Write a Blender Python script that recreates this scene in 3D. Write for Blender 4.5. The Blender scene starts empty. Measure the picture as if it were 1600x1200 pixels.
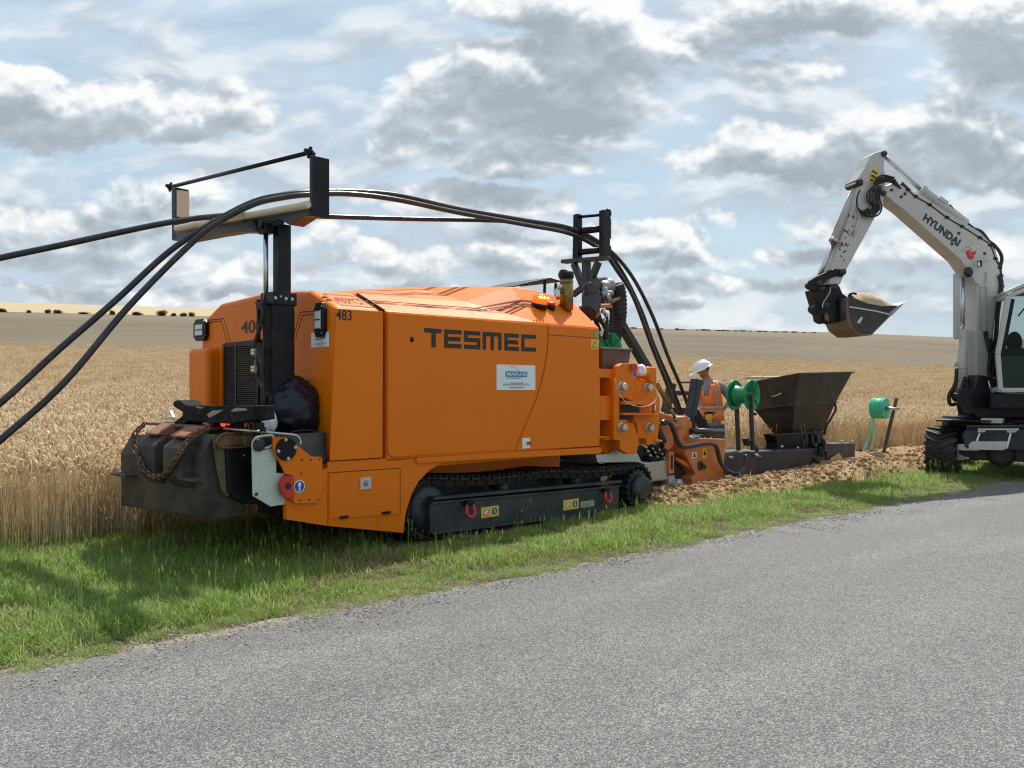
import bpy, bmesh, math, random
from math import sin, cos, tan, atan2, radians, pi, sqrt
from mathutils import Vector, Matrix
random.seed(7)
SC = bpy.context.scene
COL = SC.collection
# ---------------------------------------------------------------- camera
H = 1.5; F = 1330.0; CX = 800.0; CY = 605.0       # eye height, focal length and principal point (photo pixels)
cd = bpy.data.cameras.new('camera'); cam = bpy.data.objects.new('camera', cd); COL.objects.link(cam)
cam.location = (0, 0, H); cam.rotation_euler = (radians(90), 0, 0)
cd.sensor_width = 36; cd.lens = 36*F/1600; cd.shift_y = (CY-600)/1600
SC.cycles.pixel_filter_type = 'BLACKMAN_HARRIS'; SC.cycles.filter_width = 1.2
cd.clip_start = .05; cd.clip_end = 6000
SC.camera = cam
SC.view_settings.view_transform = 'Standard'; SC.view_settings.look = 'None'
SC.view_settings.exposure = 0.24; SC.view_settings.gamma = 1; SC.view_settings.use_curve_mapping = False
SUN_DIR = Vector((0.36, 0.93, 0)).normalized(); SUN_EL = radians(57)
sv = Vector((SUN_DIR.x*cos(SUN_EL), SUN_DIR.y*cos(SUN_EL), sin(SUN_EL)))
# ---------------------------------------------------------------- node helper
class NT:
    def __init__(s, nt): s.nt = nt; s.n = nt.nodes; s.l = nt.links
    def node(s, t, **kw):
        n = s.n.new(t)
        for k, v in kw.items(): setattr(n, k, v)
        return n
    def put(s, sock, v):
        if isinstance(v, bpy.types.NodeSocket): s.l.new(v, sock)
        elif v is not None: sock.default_value = v
    def m(s, op, a, b=None, c=None, clamp=False):
        n = s.node('ShaderNodeMath', operation=op, use_clamp=clamp)
        s.put(n.inputs[0], a); s.put(n.inputs[1], b); s.put(n.inputs[2], c); return n.outputs[0]
    def vm(s, op, a, b=None, scale=None):
        n = s.node('ShaderNodeVectorMath', operation=op)
        s.put(n.inputs[0], a); s.put(n.inputs[1], b)
        if scale is not None: s.put(n.inputs['Scale'], scale)
        return n.outputs['Value'] if op in ('DOT_PRODUCT', 'LENGTH', 'DISTANCE') else n.outputs[0]
    def ss(s, v, a, b, lo=0., hi=1.):
        n = s.node('ShaderNodeMapRange', interpolation_type='SMOOTHSTEP')
        s.put(n.inputs[0], v); s.put(n.inputs[1], a); s.put(n.inputs[2], b); s.put(n.inputs[3], lo); s.put(n.inputs[4], hi)
        return n.outputs[0]
    def noise(s, vec, scale, detail=4, rough=.55, dist=0., lac=2.):
        n = s.node('ShaderNodeTexNoise'); s.put(n.inputs['Vector'], vec)
        n.inputs['Scale'].default_value = scale; n.inputs['Detail'].default_value = detail
        n.inputs['Roughness'].default_value = rough; n.inputs['Distortion'].default_value = dist
        n.inputs['Lacunarity'].default_value = lac
        return n.outputs[0], n.outputs[1]
    def mix(s, f, a, b, mode='MIX'):
        n = s.node('ShaderNodeMix', data_type='RGBA', blend_type=mode); n.clamp_factor = True
        s.put(n.inputs[0], f); s.put(n.inputs[6], a); s.put(n.inputs[7], b); return n.outputs[2]
    def ramp(s, f, pts):
        n = s.node('ShaderNodeValToRGB'); s.put(n.inputs[0], f); e = n.color_ramp.elements
        while len(e) < len(pts): e.new(.5)
        for k, (p, c) in enumerate(pts): e[k].position = p; e[k].color = c if len(c) == 4 else (*c, 1)
        return n.outputs[0]
def C4(c): return (*c, 1.0)
def srgb(r, g, b):
    f = lambda c: c/12.92 if c <= .04045 else ((c+.055)/1.055)**2.4
    return (f(r/255), f(g/255), f(b/255))
# ---------------------------------------------------------------- world: physical sky with a layer of cumulus
wd = bpy.data.worlds.new('World'); SC.world = wd; wd.use_nodes = True
wt = NT(wd.node_tree); wt.n.clear()
# clouds: centre azimuth/elevation given on the tangent plane ahead (x/y, z/y), radii, strength
def pc(x, y, rx, ry, k=1.): return ((x-CX)/F, (CY-y)/F, rx/F, ry/F, k)
CL = [pc(130,175,250,62), pc(300,180,125,46), pc(20,130,110,36), pc(610,222,56,44,.9), pc(720,150,120,55,.8), pc(850,150,220,85), pc(960,115,110,60,.8),
      pc(780,243,165,32,.9), pc(860,8,190,50), pc(1010,55,190,50,.9), pc(1250,10,190,48,.8), pc(1560,45,130,75,.9), pc(1080,255,70,32,.7), pc(1200,225,105,46,.9),
      pc(1360,245,200,62), pc(1510,225,120,66,.9), pc(1590,270,110,50,.7), pc(730,312,195,32,.8), pc(770,398,55,32,.75), pc(660,425,70,25,.55), pc(1125,345,36,22,.65),
      pc(1260,350,60,30,.5), pc(1010,378,110,28,.65), pc(1400,400,110,26,.6), pc(1250,395,110,18,.55), pc(60,345,100,36,.5), pc(290,318,120,44,.6), pc(90,402,100,18,.4),
      pc(400,415,120,22,.5), pc(-250,330,160,60), pc(1900,120,200,90), pc(300,455,180,12,.45), pc(900,470,200,14,.5), pc(1130,448,150,14,.5), pc(560,398,80,18,.5), pc(850,412,100,20,.5), pc(1330,442,130,14,.5), pc(60,446,120,12,.5), pc(190,378,80,20,.45), pc(480,372,70,20,.4), pc(1110,415,80,16,.5), pc(700,455,120,10,.45), pc(1560,395,60,24,.5), pc(1180,100,110,30,.35), pc(1560,130,120,40,.5)]
def density_group(name, lo):
    g = bpy.data.node_groups.new(name, 'ShaderNodeTree')
    g.interface.new_socket('P', in_out='INPUT', socket_type='NodeSocketVector')
    g.interface.new_socket('D', in_out='OUTPUT', socket_type='NodeSocketFloat')
    G = NT(g); gi = G.node('NodeGroupInput'); go = G.node('NodeGroupOutput')
    P = gi.outputs[0]
    _, wc = G.noise(P, 6.0, 2 if lo else 5, .6)
    Pw = G.vm('ADD', P, G.vm('SCALE', G.vm('SUBTRACT', wc, (.5, .5, .5)), None, .10))
    Pw = G.vm('MULTIPLY', Pw, (1, 1, 0))
    acc = None
    for (cx, cy, rx, ry, k) in CL:
        q = G.vm('MULTIPLY', G.vm('SUBTRACT', Pw, (cx, cy, 0)), (1/rx, 1/ry, 0))
        e = G.m('MULTIPLY_ADD', G.vm('DOT_PRODUCT', q, q), -k, k)
        acc = e if acc is None else G.m('MAXIMUM', acc, e)
    n1, _ = G.noise(G.vm('MULTIPLY', P, (1, 1.9, 1)), 9.0, 3 if lo else 7, .6)
    n2, _ = G.noise(G.vm('MULTIPLY', P, (1, 2.2, 1)), 3.3, 1, .5)
    d = G.m('ADD', G.m('MAXIMUM', acc, -.75), G.m('MULTIPLY_ADD', n1, 2.3, -1.15))
    d = G.m('ADD', d, G.m('MULTIPLY_ADD', n2, 1.2, -.6))
    G.l.new(d, go.inputs[0]); return g
g_hi = density_group('cloud_density', False); g_lo = density_group('cloud_thickness', True)
tc = wt.node('ShaderNodeTexCoord').outputs['Generated']
sep = wt.node('ShaderNodeSeparateXYZ'); wt.l.new(tc, sep.inputs[0])
yy = wt.m('MAXIMUM', wt.m('ABSOLUTE', sep.outputs[1]), .12)
px = wt.m('DIVIDE', sep.outputs[0], yy); pz = wt.m('DIVIDE', sep.outputs[2], yy)
cmb = wt.node('ShaderNodeCombineXYZ'); wt.l.new(px, cmb.inputs[0]); wt.l.new(pz, cmb.inputs[1])
P0 = cmb.outputs[0]
def dens(v, g=g_lo):
    n = wt.node('ShaderNodeGroup'); n.node_tree = g; wt.l.new(v, n.inputs[0]); return n.outputs[0]
D0 = dens(P0, g_hi); D1 = dens(wt.vm('ADD', P0, (.009, .034, 0)))
# rounded heads: folded noise, compared with itself a little higher up, gives each head a lit top and a shaded underside
def billow(v):
    o = None
    for sc_b, am in ((11., .55), (25., .30), (56., .17)):
        n_, _ = wt.noise(wt.vm('MULTIPLY', v, (1, 1.35, 1)), sc_b, 1.5, .5, .15)
        x = wt.m('MULTIPLY', wt.m('ABSOLUTE', wt.m('SUBTRACT', n_, .5)), am*5.)
        o = x if o is None else wt.m('ADD', o, x)
    return o
_, wq = wt.noise(P0, 8., 2, .5)
Pb = wt.vm('ADD', P0, wt.vm('SCALE', wt.vm('SUBTRACT', wq, (.5, .5, .5)), None, .03))
b0 = billow(Pb); b1 = billow(wt.vm('ADD', Pb, (.004, .013, 0)))
Da = wt.m('ADD', D0, wt.m('MULTIPLY_ADD', b0, .55, -.30))
alpha = wt.ss(Da, -.36, .30)
shade = wt.ss(wt.m('ADD', D1, wt.ss(pz, .08, .36, .26, .0)), -.80, 1.15)
det2, _ = wt.noise(wt.vm('MULTIPLY', P0, (1, 1.8, 1)), 5, 4, .6)
edge_f = wt.ss(D1, 1.2, -.2, .25, 1.)
shade = wt.m('SUBTRACT', shade, wt.m('MULTIPLY', wt.m('SUBTRACT', b0, b1), wt.m('MULTIPLY', edge_f, .85)))
shade = wt.m('ADD', shade, wt.m('MULTIPLY_ADD', det2, .85, -.42), None, True)
ccol = wt.ramp(shade, [(0, (.97, .98, .98)), (.20, (.86, .89, .92)), (.42, (.66, .72, .77)), (.68, (.505, .565, .62)), (1, (.395, .45, .51))])
sky = wt.node('ShaderNodeTexSky', sky_type='NISHITA'); sky.sun_disc = False
sky.sun_elevation = SUN_EL; sky.sun_rotation = atan2(SUN_DIR.x, SUN_DIR.y); sky.air_density = 1.0; sky.dust_density = 1.0; sky.ozone_density = 1.2
base = wt.vm('MULTIPLY', sky.outputs[0], (.118, .122, .108))
veil_n, _ = wt.noise(wt.vm('MULTIPLY', P0, (.8, 2.6, 1)), 3.2, 4, .6, .4)
veil = wt.ss(veil_n, .28, .66, .30, 1.)
lowv = wt.ss(pz, .0, .34, .9, .0)
veil = wt.m('MAXIMUM', veil, lowv)
veilc = wt.mix(wt.ss(pz, .05, .30), (.56, .67, .78, 1), (.60, .74, .87, 1))
skyc = wt.mix(veil, base, veilc)
# thin second layer: soft broken bands, whiter on top and greyer underneath, denser towards the horizon
pl = wt.vm('MULTIPLY', P0, (1, 2.3, 1))
s1, _ = wt.noise(pl, 4.2, 6, .58, .25); s2, _ = wt.noise(wt.vm('ADD', pl, (.004, .05, 0)), 4.2, 3, .58, .25)
thr = wt.ss(pz, .10, .40, .06, .0)
sa = wt.ss(wt.m('ADD', s1, thr), .44, .62)
lit = wt.ss(wt.m('SUBTRACT', s1, s2), -.05, .10)
sc_ = wt.mix(lit, (.50, .57, .65, 1), (.88, .91, .93, 1))
skyc = wt.mix(wt.m('MULTIPLY', sa, .80), skyc, sc_)
skyc = wt.mix(alpha, skyc, ccol)
below = wt.ss(sep.outputs[2], -.02, .0)
skyc = wt.mix(below, (.25, .22, .16, 1), skyc)
bg = wt.node('ShaderNodeBackground'); wt.l.new(skyc, bg.inputs[0]); bg.inputs[1].default_value = .85
wo = wt.node('ShaderNodeOutputWorld'); wt.l.new(bg.outputs[0], wo.inputs[0])
wd.cycles.sampling_method = 'MANUAL'; wd.cycles.sample_map_resolution = 512
# ---------------------------------------------------------------- sun
sl = bpy.data.lights.new('sun', 'SUN'); sl.energy = 4.7; sl.angle = radians(.6); sl.color = (1, .95, .87)
so = bpy.data.objects.new('sun', sl); COL.objects.link(so); so.location = sv*30
so.rotation_euler = (-sv).to_track_quat('-Z', 'Y').to_euler()
# ---------------------------------------------------------------- tags and mesh builder
def tag(o, label=None, cat=None, group=None, kind=None):
    if label: o['label'] = label
    if cat: o['category'] = cat
    if group: o['group'] = group
    if kind: o['kind'] = kind
    return o
def empty(name, loc, rz=0, **kw):
    o = bpy.data.objects.new(name, None); COL.objects.link(o); o.location = loc; o.rotation_euler = (0, 0, rz)
    o.empty_display_size = .2
    return tag(o, **kw)
SPLIT = set('track_roller gap_shade_strip lamp_screw cap_bolt collar_bolt clamp_knob rear_guide_roller axle bracket upright_bolt bulb tail_lamp grease_nipple bolt_hole hose_coupler hose_fitting bright_bolt boom_bolt link_pin arm_pin hose_clip boot eye guide_latch valve_fitting coupling_hose bare_patch lamp_louvre weld_spot hinge door_gap frame_flange guide_roller steel_pipe coupling_fitting mud_splash edge_fitting end_stripe reel_post wheel_hub hydraulic_hose step_bracket steering_rod chassis_front'.split())
class MB:
    def __init__(s): s.v = []; s.f = []; s.sm = []
    def add(s, vs, fs, smooth=False):
        b = len(s.v); s.v += [tuple(v) for v in vs]
        for f in fs: s.f.append([b+i for i in f]); s.sm.append(smooth)
        return s
    def box(s, c, size, R=None):
        c = Vector(c); hx, hy, hz = size[0]/2, size[1]/2, size[2]/2
        vs = [Vector((x, y, z)) for z in (-hz, hz) for (x, y) in ((-hx, -hy), (hx, -hy), (hx, hy), (-hx, hy))]
        if R is not None: vs = [R @ v for v in vs]
        return s.add([c+v for v in vs], [(3,2,1,0), (4,5,6,7), (0,1,5,4), (1,2,6,5), (2,3,7,6), (3,0,4,7)])
    def bx(s, a, b):   # box from corner to corner
        a = Vector(a); b = Vector(b); return s.box((a+b)/2, [abs(x) for x in (b-a)])
    def beam(s, p, q, w, h, up=(0, 0, 1)):   # rectangular bar p->q, h along 'up'
        p = Vector(p); q = Vector(q); d = (q-p); L = d.length; x = d.normalized(); up = Vector(up)
        if abs(x.dot(up)) > .98: up = Vector((1, 0, 0)) if abs(x.x) < .9 else Vector((0, 1, 0))
        y = up.cross(x).normalized(); z = x.cross(y)
        R = Matrix((x, y, z)).transposed()
        return s.box((p+q)/2, (L, w, h), R)
    def prism(s, pts, off):   # polygon extruded by the vector off
        n = len(pts); off = Vector(off); a = [Vector(p) for p in pts]; b = [p+off for p in a]
        nr = Vector((0, 0, 0))
        for i in range(n): nr += a[i].cross(a[(i+1) % n])
        fl = nr.dot(off) > 0
        fs = [tuple(range(n))[::-1], tuple(range(n, 2*n))] + [(i, (i+1) % n, n+(i+1) % n, n+i) for i in range(n)]
        if not fl: fs = [f[::-1] for f in fs]
        return s.add(a+b, fs)
    def tube(s, path, r, n=10, caps=True, smooth=True):
        path = [Vector(p) for p in path]; m = len(path); rs = r if isinstance(r, (list, tuple)) else [r]*m
        t0 = (path[1]-path[0]).normalized(); ref = Vector((0, 0, 1)) if abs(t0.z) < .9 else Vector((1, 0, 0))
        nx = t0.cross(ref).normalized(); vs = []
        for i in range(m):
            t = (path[min(i+1, m-1)]-path[max(i-1, 0)]).normalized()
            nx = (nx - t*nx.dot(t)).normalized(); ny = t.cross(nx)
            for k in range(n):
                a = 2*pi*k/n; vs.append(path[i]+nx*rs[i]*cos(a)+ny*rs[i]*sin(a))
        fs = [(i*n+k, i*n+(k+1) % n, (i+1)*n+(k+1) % n, (i+1)*n+k) for i in range(m-1) for k in range(n)]
        s.add(vs, fs, smooth)
        if caps: 
            b = len(s.v)-m*n; s.f.append([b+k for k in range(n)][::-1]); s.sm.append(False)
            s.f.append([b+(m-1)*n+k for k in range(n)]); s.sm.append(False)
        return s
    def cyl(s, p, q, r, n=20, smooth=True): return s.tube([p, q], r, n, True, smooth)
    def lathe(s, c, axis, prof, n=32, ref=None, smooth=True):   # prof: (t along axis, radius)
        c = Vector(c); ax = Vector(axis).normalized(); rf = Vector(ref) if ref else (Vector((0, 0, 1)) if abs(ax.z) < .9 else Vector((1, 0, 0)))
        nx = (rf-ax*rf.dot(ax)).normalized(); ny = ax.cross(nx); m = len(prof); vs = []
        for (t, r) in prof:
            for k in range(n):
                a = 2*pi*k/n; vs.append(c+ax*t+nx*r*cos(a)+ny*r*sin(a))
        fs = [(i*n+k, i*n+(k+1) % n, (i+1)*n+(k+1) % n, (i+1)*n+k) for i in range(m-1) for k in range(n)]
        s.add(vs, fs, smooth); b = len(s.v)-m*n
        if prof[0][1] > 1e-4: s.f.append([b+k for k in range(n)][::-1]); s.sm.append(False)
        if prof[-1][1] > 1e-4: s.f.append([b+(m-1)*n+k for k in range(n)]); s.sm.append(False)
        return s
    def ball(s, c, r, n=12, m=8, jit=0):
        c = Vector(c); r = Vector(r) if isinstance(r, (tuple, list, Vector)) else Vector((r, r, r)); vs = [c+Vector((0, 0, r.z))]
        for i in range(1, m):
            th = pi*i/m
            for k in range(n):
                a = 2*pi*k/n; j = 1+random.uniform(-jit, jit)
                vs.append(c+Vector((r.x*sin(th)*cos(a), r.y*sin(th)*sin(a), r.z*cos(th)))*1 if not jit else c+Vector((r.x*sin(th)*cos(a), r.y*sin(th)*sin(a), r.z*cos(th)))*j)
        vs.append(c-Vector((0, 0, r.z))); L = len(vs)-1
        fs = [(0, 1+k, 1+(k+1) % n) for k in range(n)]
        for i in range(m-2): fs += [(1+i*n+k, 1+(i+1)*n+k, 1+(i+1)*n+(k+1) % n, 1+i*n+(k+1) % n) for k in range(n)]
        fs += [(L, 1+(m-2)*n+(k+1) % n, 1+(m-2)*n+k) for k in range(n)]
        return s.add(vs, fs, True)
    def torus(s, c, axis, R, r, n=24, m=8, a0=0, a1=2*pi, ref=None):
        c = Vector(c); ax = Vector(axis).normalized(); rf = Vector(ref) if ref else (Vector((0, 0, 1)) if abs(ax.z) < .9 else Vector((1, 0, 0)))
        nx = (rf-ax*rf.dot(ax)).normalized(); ny = ax.cross(nx)
        full = abs(a1-a0-2*pi) < 1e-6
        k = n if full else n+1
        path = [c+nx*R*cos(a0+(a1-a0)*i/n)+ny*R*sin(a0+(a1-a0)*i/n) for i in range(n+1)]
        return s.tube(path, r, m, not full)
    def islands(s):
        par = list(range(len(s.v)))
        def find(i):
            while par[i] != i: par[i] = par[par[i]]; i = par[i]
            return i
        for f in s.f:
            r = find(f[0])
            for i in f[1:]: par[find(i)] = r
        comp = {}
        for i in range(len(s.v)): comp.setdefault(find(i), []).append(i)
        boxes = []
        for ids in comp.values():
            lo = [min(s.v[i][k] for i in ids)-.004 for k in range(3)]; hi = [max(s.v[i][k] for i in ids)+.004 for k in range(3)]
            boxes.append([set(ids), lo, hi])
        merged = True
        while merged:
            merged = False
            for i in range(len(boxes)):
                for j in range(i+1, len(boxes)):
                    a, b = boxes[i], boxes[j]
                    if all(a[1][k] <= b[2][k] and b[1][k] <= a[2][k] for k in range(3)):
                        boxes[i] = [a[0] | b[0], [min(x) for x in zip(a[1], b[1])], [max(x) for x in zip(a[2], b[2])]]; boxes.pop(j); merged = True; break
                if merged: break
        out = []
        for ids, _, _ in boxes:
            m = MB(); mp = {}
            for i in sorted(ids): mp[i] = len(m.v); m.v.append(s.v[i])
            for f, sm in zip(s.f, s.sm):
                if f[0] in ids: m.f.append([mp[i] for i in f]); m.sm.append(sm)
            out.append(m)
        return out
    def build(s, name, mat, parent=None, bevel=0, seg=2, **kw):
        if name in SPLIT:
            parts = s.islands()
            if len(parts) > 1:
                os_ = [MB.build1(m, name, mat, parent, bevel, seg, **kw) for m in parts]; return os_[0]
        return MB.build1(s, name, mat, parent, bevel, seg, **kw)
    def build1(s, name, mat, parent=None, bevel=0, seg=2, **kw):
        me = bpy.data.meshes.new(name); me.from_pydata([tuple(v) for v in s.v], [], s.f); me.update()
        me.polygons.foreach_set('use_smooth', s.sm); me.materials.append(mat)
        o = bpy.data.objects.new(name, me); COL.objects.link(o)
        if parent: o.parent = parent
        if bevel:
            b = o.modifiers.new('bevel', 'BEVEL'); b.width = bevel; b.segments = seg; b.limit_method = 'ANGLE'; b.angle_limit = radians(35)
            b.harden_normals = False
        return tag(o, **kw)
def smooth_path(pts, n=6):   # catmull-rom
    pts = [Vector(p) for p in pts]; out = []
    for i in range(len(pts)-1):
        p0 = pts[max(i-1, 0)]; p1 = pts[i]; p2 = pts[i+1]; p3 = pts[min(i+2, len(pts)-1)]
        for k in range(n):
            t = k/n
            out.append(.5*((2*p1)+(p2-p0)*t+(2*p0-5*p1+4*p2-p3)*t*t+(3*p1-p0-3*p2+p3)*t*t*t))
    out.append(pts[-1]); return out
class Frame:   # a thing's own axes: x along, y across, z up; ray() turns a measured sight line into a point of a known plane of the thing
    def __init__(s, O, yaw):
        s.O = Vector(O); s.rz = radians(90)-yaw; s.R = Matrix.Rotation(s.rz, 3, 'Z'); s.Ri = s.R.transposed()
        s.c = s.Ri @ (Vector((0, 0, H))-s.O)
    def pl(s, ax, px, py, val):
        d = s.Ri @ Vector(((px-CX)/F, 1, (CY-py)/F)); t = (val-s.c[ax])/d[ax]; return s.c+d*t
    def S(s, px, py, v=0.): return s.pl(1, px, py, v)
    def E(s, px, py, u=0.): return s.pl(0, px, py, u)
    def Z(s, px, py, z=0.): return s.pl(2, px, py, z)
# ---------------------------------------------------------------- materials
def newmat(name):
    m = bpy.data.materials.new(name); m.use_nodes = True; t = NT(m.node_tree); t.n.clear()
    o = t.node('ShaderNodeOutputMaterial'); b = t.node('ShaderNodeBsdfPrincipled'); t.l.new(b.outputs[0], o.inputs[0]); t.b = b; t.out = o
    return m, t
def bump(t, h, st=.3, dist=.01):
    n = t.node('ShaderNodeBump'); n.inputs['Strength'].default_value = st; n.inputs['Distance'].default_value = dist
    t.put(n.inputs['Height'], h); t.l.new(n.outputs[0], t.b.inputs['Normal'])
def surf(name, col, rough=.5, metal=0., dirt=None, amt=.25, sc=3., var=.12, bmp=.0, bsc=60, coat=0., spec=.5):
    m, t = newmat(name); co = t.node('ShaderNodeTexCoord').outputs['Object']
    n, _ = t.noise(co, sc, 6, .6); n2, _ = t.noise(co, sc*9, 5, .6)
    lo = tuple(c*(1-var) for c in col); hi = tuple(min(1, c*(1+var)) for c in col)
    c = t.mix(t.ss(n, .3, .7), C4(lo), C4(hi))
    if dirt:
        f = t.m('MULTIPLY', t.ss(t.m('ADD', t.m('MULTIPLY', n, .6), t.m('MULTIPLY', n2, .4)), .45, .68), amt); c = t.mix(f, c, C4(dirt))
    t.l.new(c, t.b.inputs['Base Color'])
    t.l.new(t.m('ADD', t.m('MULTIPLY_ADD', n2, .22, -.11), rough, None, True), t.b.inputs['Roughness'])
    t.b.inputs['Metallic'].default_value = metal; t.b.inputs['Coat Weight'].default_value = coat; t.b.inputs['Coat Roughness'].default_value = .15
    t.b.inputs['Specular IOR Level'].default_value = spec
    if bmp: bump(t, t.noise(co, bsc, 4, .6)[0], bmp, .004)
    return m
ORANGE = (.74, .172, .0)
M = dict(
 orange=surf('orange_paint', ORANGE, .42, dirt=(.50, .13, .02), amt=.12, sc=1.2, var=.04, coat=.0, bmp=.008, bsc=25, spec=.24),
 orange_dusty=surf('dusty_orange_paint', (.62, .17, .03), .6, dirt=(.42, .28, .17), amt=.85, sc=3, bmp=.15),
 black=surf('black_paint', (.007, .008, .011), .38, dirt=(.06, .05, .04), amt=.25, sc=4, bmp=.05, spec=.22),
 charcoal=surf('charcoal_paint', (.020, .026, .036), .45, dirt=(.16, .14, .11), amt=.3, sc=3, bmp=.06),
 rubber=surf('rubber', (.013, .013, .014), .7, dirt=(.11, .095, .075), amt=.45, sc=6, bmp=.25, bsc=90),
 rust_sun_tone=surf('rust_with_painted_sunlight', (.30, .135, .075), .8, dirt=(.13, .07, .045), amt=.7, sc=8, var=.25, bmp=.3, bsc=90),  # brighter copy of the rust, with sunlight put into its colour
 black_rough=surf('worn_black_paint', (.006, .007, .008), .7, dirt=(.09, .08, .07), amt=.35, sc=9, bmp=.3, bsc=60, spec=.12),
 steel=surf('bare_steel', (.30, .30, .30), .45, 1., dirt=(.2, .14, .09), amt=.4, sc=8, bmp=.1),
 zinc=surf('zinc_steel', (.55, .55, .53), .38, .8, dirt=(.25, .18, .12), amt=.3, sc=12),
 chrome=surf('chrome_rod', (.55, .58, .62), .28, 1., var=.03),
 rust=surf('rusty_steel', (.16, .085, .055), .85, .1, dirt=(.28, .13, .06), amt=.7, sc=9, var=.3, bmp=.4, bsc=120),
 ballast=surf('worn_dark_steel', (.046, .043, .039), .6, .0, dirt=(.125, .085, .055), amt=.75, sc=2.6, var=.35, bmp=.15, spec=.25),
 mustard=surf('peeling_mustard_paint', (.15, .12, .05), .7, dirt=(.05, .045, .035), amt=.8, sc=14, var=.4, bmp=.4),
 ivory=surf('ivory_nylon', (.60, .55, .43), .5, dirt=(.35, .27, .18), amt=.4, sc=5, var=.06),
 palegreen=surf('pale_grey_paint', (.52, .60, .55), .45, dirt=(.3, .3, .25), amt=.3, sc=4, var=.05),
 white=surf('white_paint', (.50, .495, .47), .42, dirt=(.36, .29, .20), amt=.35, sc=2.2, var=.05, bmp=.05, coat=.1),
 red=surf('red_paint', (.55, .025, .015), .45, dirt=(.2, .08, .05), amt=.3),
 green=surf('green_plastic', (.008, .26, .10), .32, dirt=(.05, .18, .09), amt=.4, var=.1),
 teal=surf('teal_tape', (.03, .46, .30), .45, var=.2, sc=14),
 bag=surf('black_bag', (.007, .008, .020), .36, var=.15, spec=.4),
 duct=surf('black_duct', (.030, .030, .034), .3, dirt=(.12, .10, .09), amt=.35, sc=2.5, spec=.35),
 hopper=surf('dusty_black_steel', (.036, .033, .031), .62, .1, dirt=(.10, .08, .062), amt=.6, sc=2.6, var=.2, bmp=.1),
 hopper_tan=surf('tan_dusty_steel', (.22, .15, .095), .7, .1, dirt=(.12, .08, .05), amt=.7, sc=3, var=.2, bmp=.1), foliage_reflection=surf('painted_foliage_reflection', (.035, .06, .045), .25, dirt=(.12, .12, .07), amt=.5, sc=5),  # the green one paints foliage reflected in the lower cab glass
 gold=surf('tarnished_brass', (.26, .17, .05), .35, .8, dirt=(.1, .07, .03), amt=.5),
 skin=surf('skin', (.36, .17, .11), .5, var=.08, sc=14),
 shirt=surf('grey_shirt', (.26, .27, .31), .9, var=.12, sc=8, bmp=.3, bsc=30),
 vest=surf('orange_vest', (.95, .23, .05), .8, var=.08, sc=7, bmp=.25, bsc=30),
 reflect=surf('silver_tape', (.42, .42, .42), .4, .3, var=.06),
 jeans=surf('grey_blue_trousers', (.085, .10, .14), .9, var=.2, sc=9, bmp=.3, bsc=40),
 helmet=surf('white_helmet', (.80, .81, .83), .3, var=.03),
 sticker=surf('white_sticker', (.74, .78, .80), .45, var=.03), ink=surf('dark_print', (.012, .010, .010), .5, var=.1),
 stripe=surf('brown_stripe', (.16, .045, .025), .75, var=.1, spec=.08),
 blue=surf('blue_print', (.02, .22, .45), .45, var=.05), deepblue=surf('deep_blue_print', (.015, .06, .38), .45, var=.05),
 yellow=surf('yellow_sticker', (.72, .48, .03), .5, var=.08, sc=9), brownbin=surf('brown_plastic', (.10, .055, .045), .5, dirt=(.2, .14, .1), amt=.4),
 soilload=surf('pale_sandy_soil', (.52, .40, .26), .95, dirt=(.35, .25, .15), amt=.5, sc=18, var=.18, bmp=.6, bsc=60),
)
mm, t = newmat('lamp_lens'); t.b.inputs['Base Color'].default_value = (.62, .64, .66, 1); t.b.inputs['Roughness'].default_value = .15; M['lens'] = mm
mm, t = newmat('amber_lamp'); t.b.inputs['Base Color'].default_value = (.9, .15, .02, 1); t.b.inputs['Roughness'].default_value = .2; t.b.inputs['Emission Color'].default_value = (1, .25, .03, 1); t.b.inputs['Emission Strength'].default_value = .5; M['amber'] = mm
mm, t = newmat('lit_bulb'); t.b.inputs['Emission Color'].default_value = (1, .45, .08, 1); t.b.inputs['Emission Strength'].default_value = 5; M['bulb'] = mm
mm, t = newmat('red_lamp'); t.b.inputs['Base Color'].default_value = (.6, .03, .02, 1); t.b.inputs['Emission Color'].default_value = (1, .06, .02, 1); t.b.inputs['Emission Strength'].default_value = 1.2; M['redlamp'] = mm
mm, t = newmat('window_glass'); t.b.inputs['Base Color'].default_value = (.02, .03, .03, 1); t.b.inputs['Roughness'].default_value = .04
tp_ = t.node('ShaderNodeBsdfTransparent'); tp_.inputs[0].default_value = (.78, .86, .84, 1); mx_ = t.node('ShaderNodeMixShader'); mx_.inputs[0].default_value = .14
t.l.new(tp_.outputs[0], mx_.inputs[1]); t.l.new(t.b.outputs[0], mx_.inputs[2]); t.l.new(mx_.outputs[0], t.out.inputs[0]); M['glass'] = mm
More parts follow.
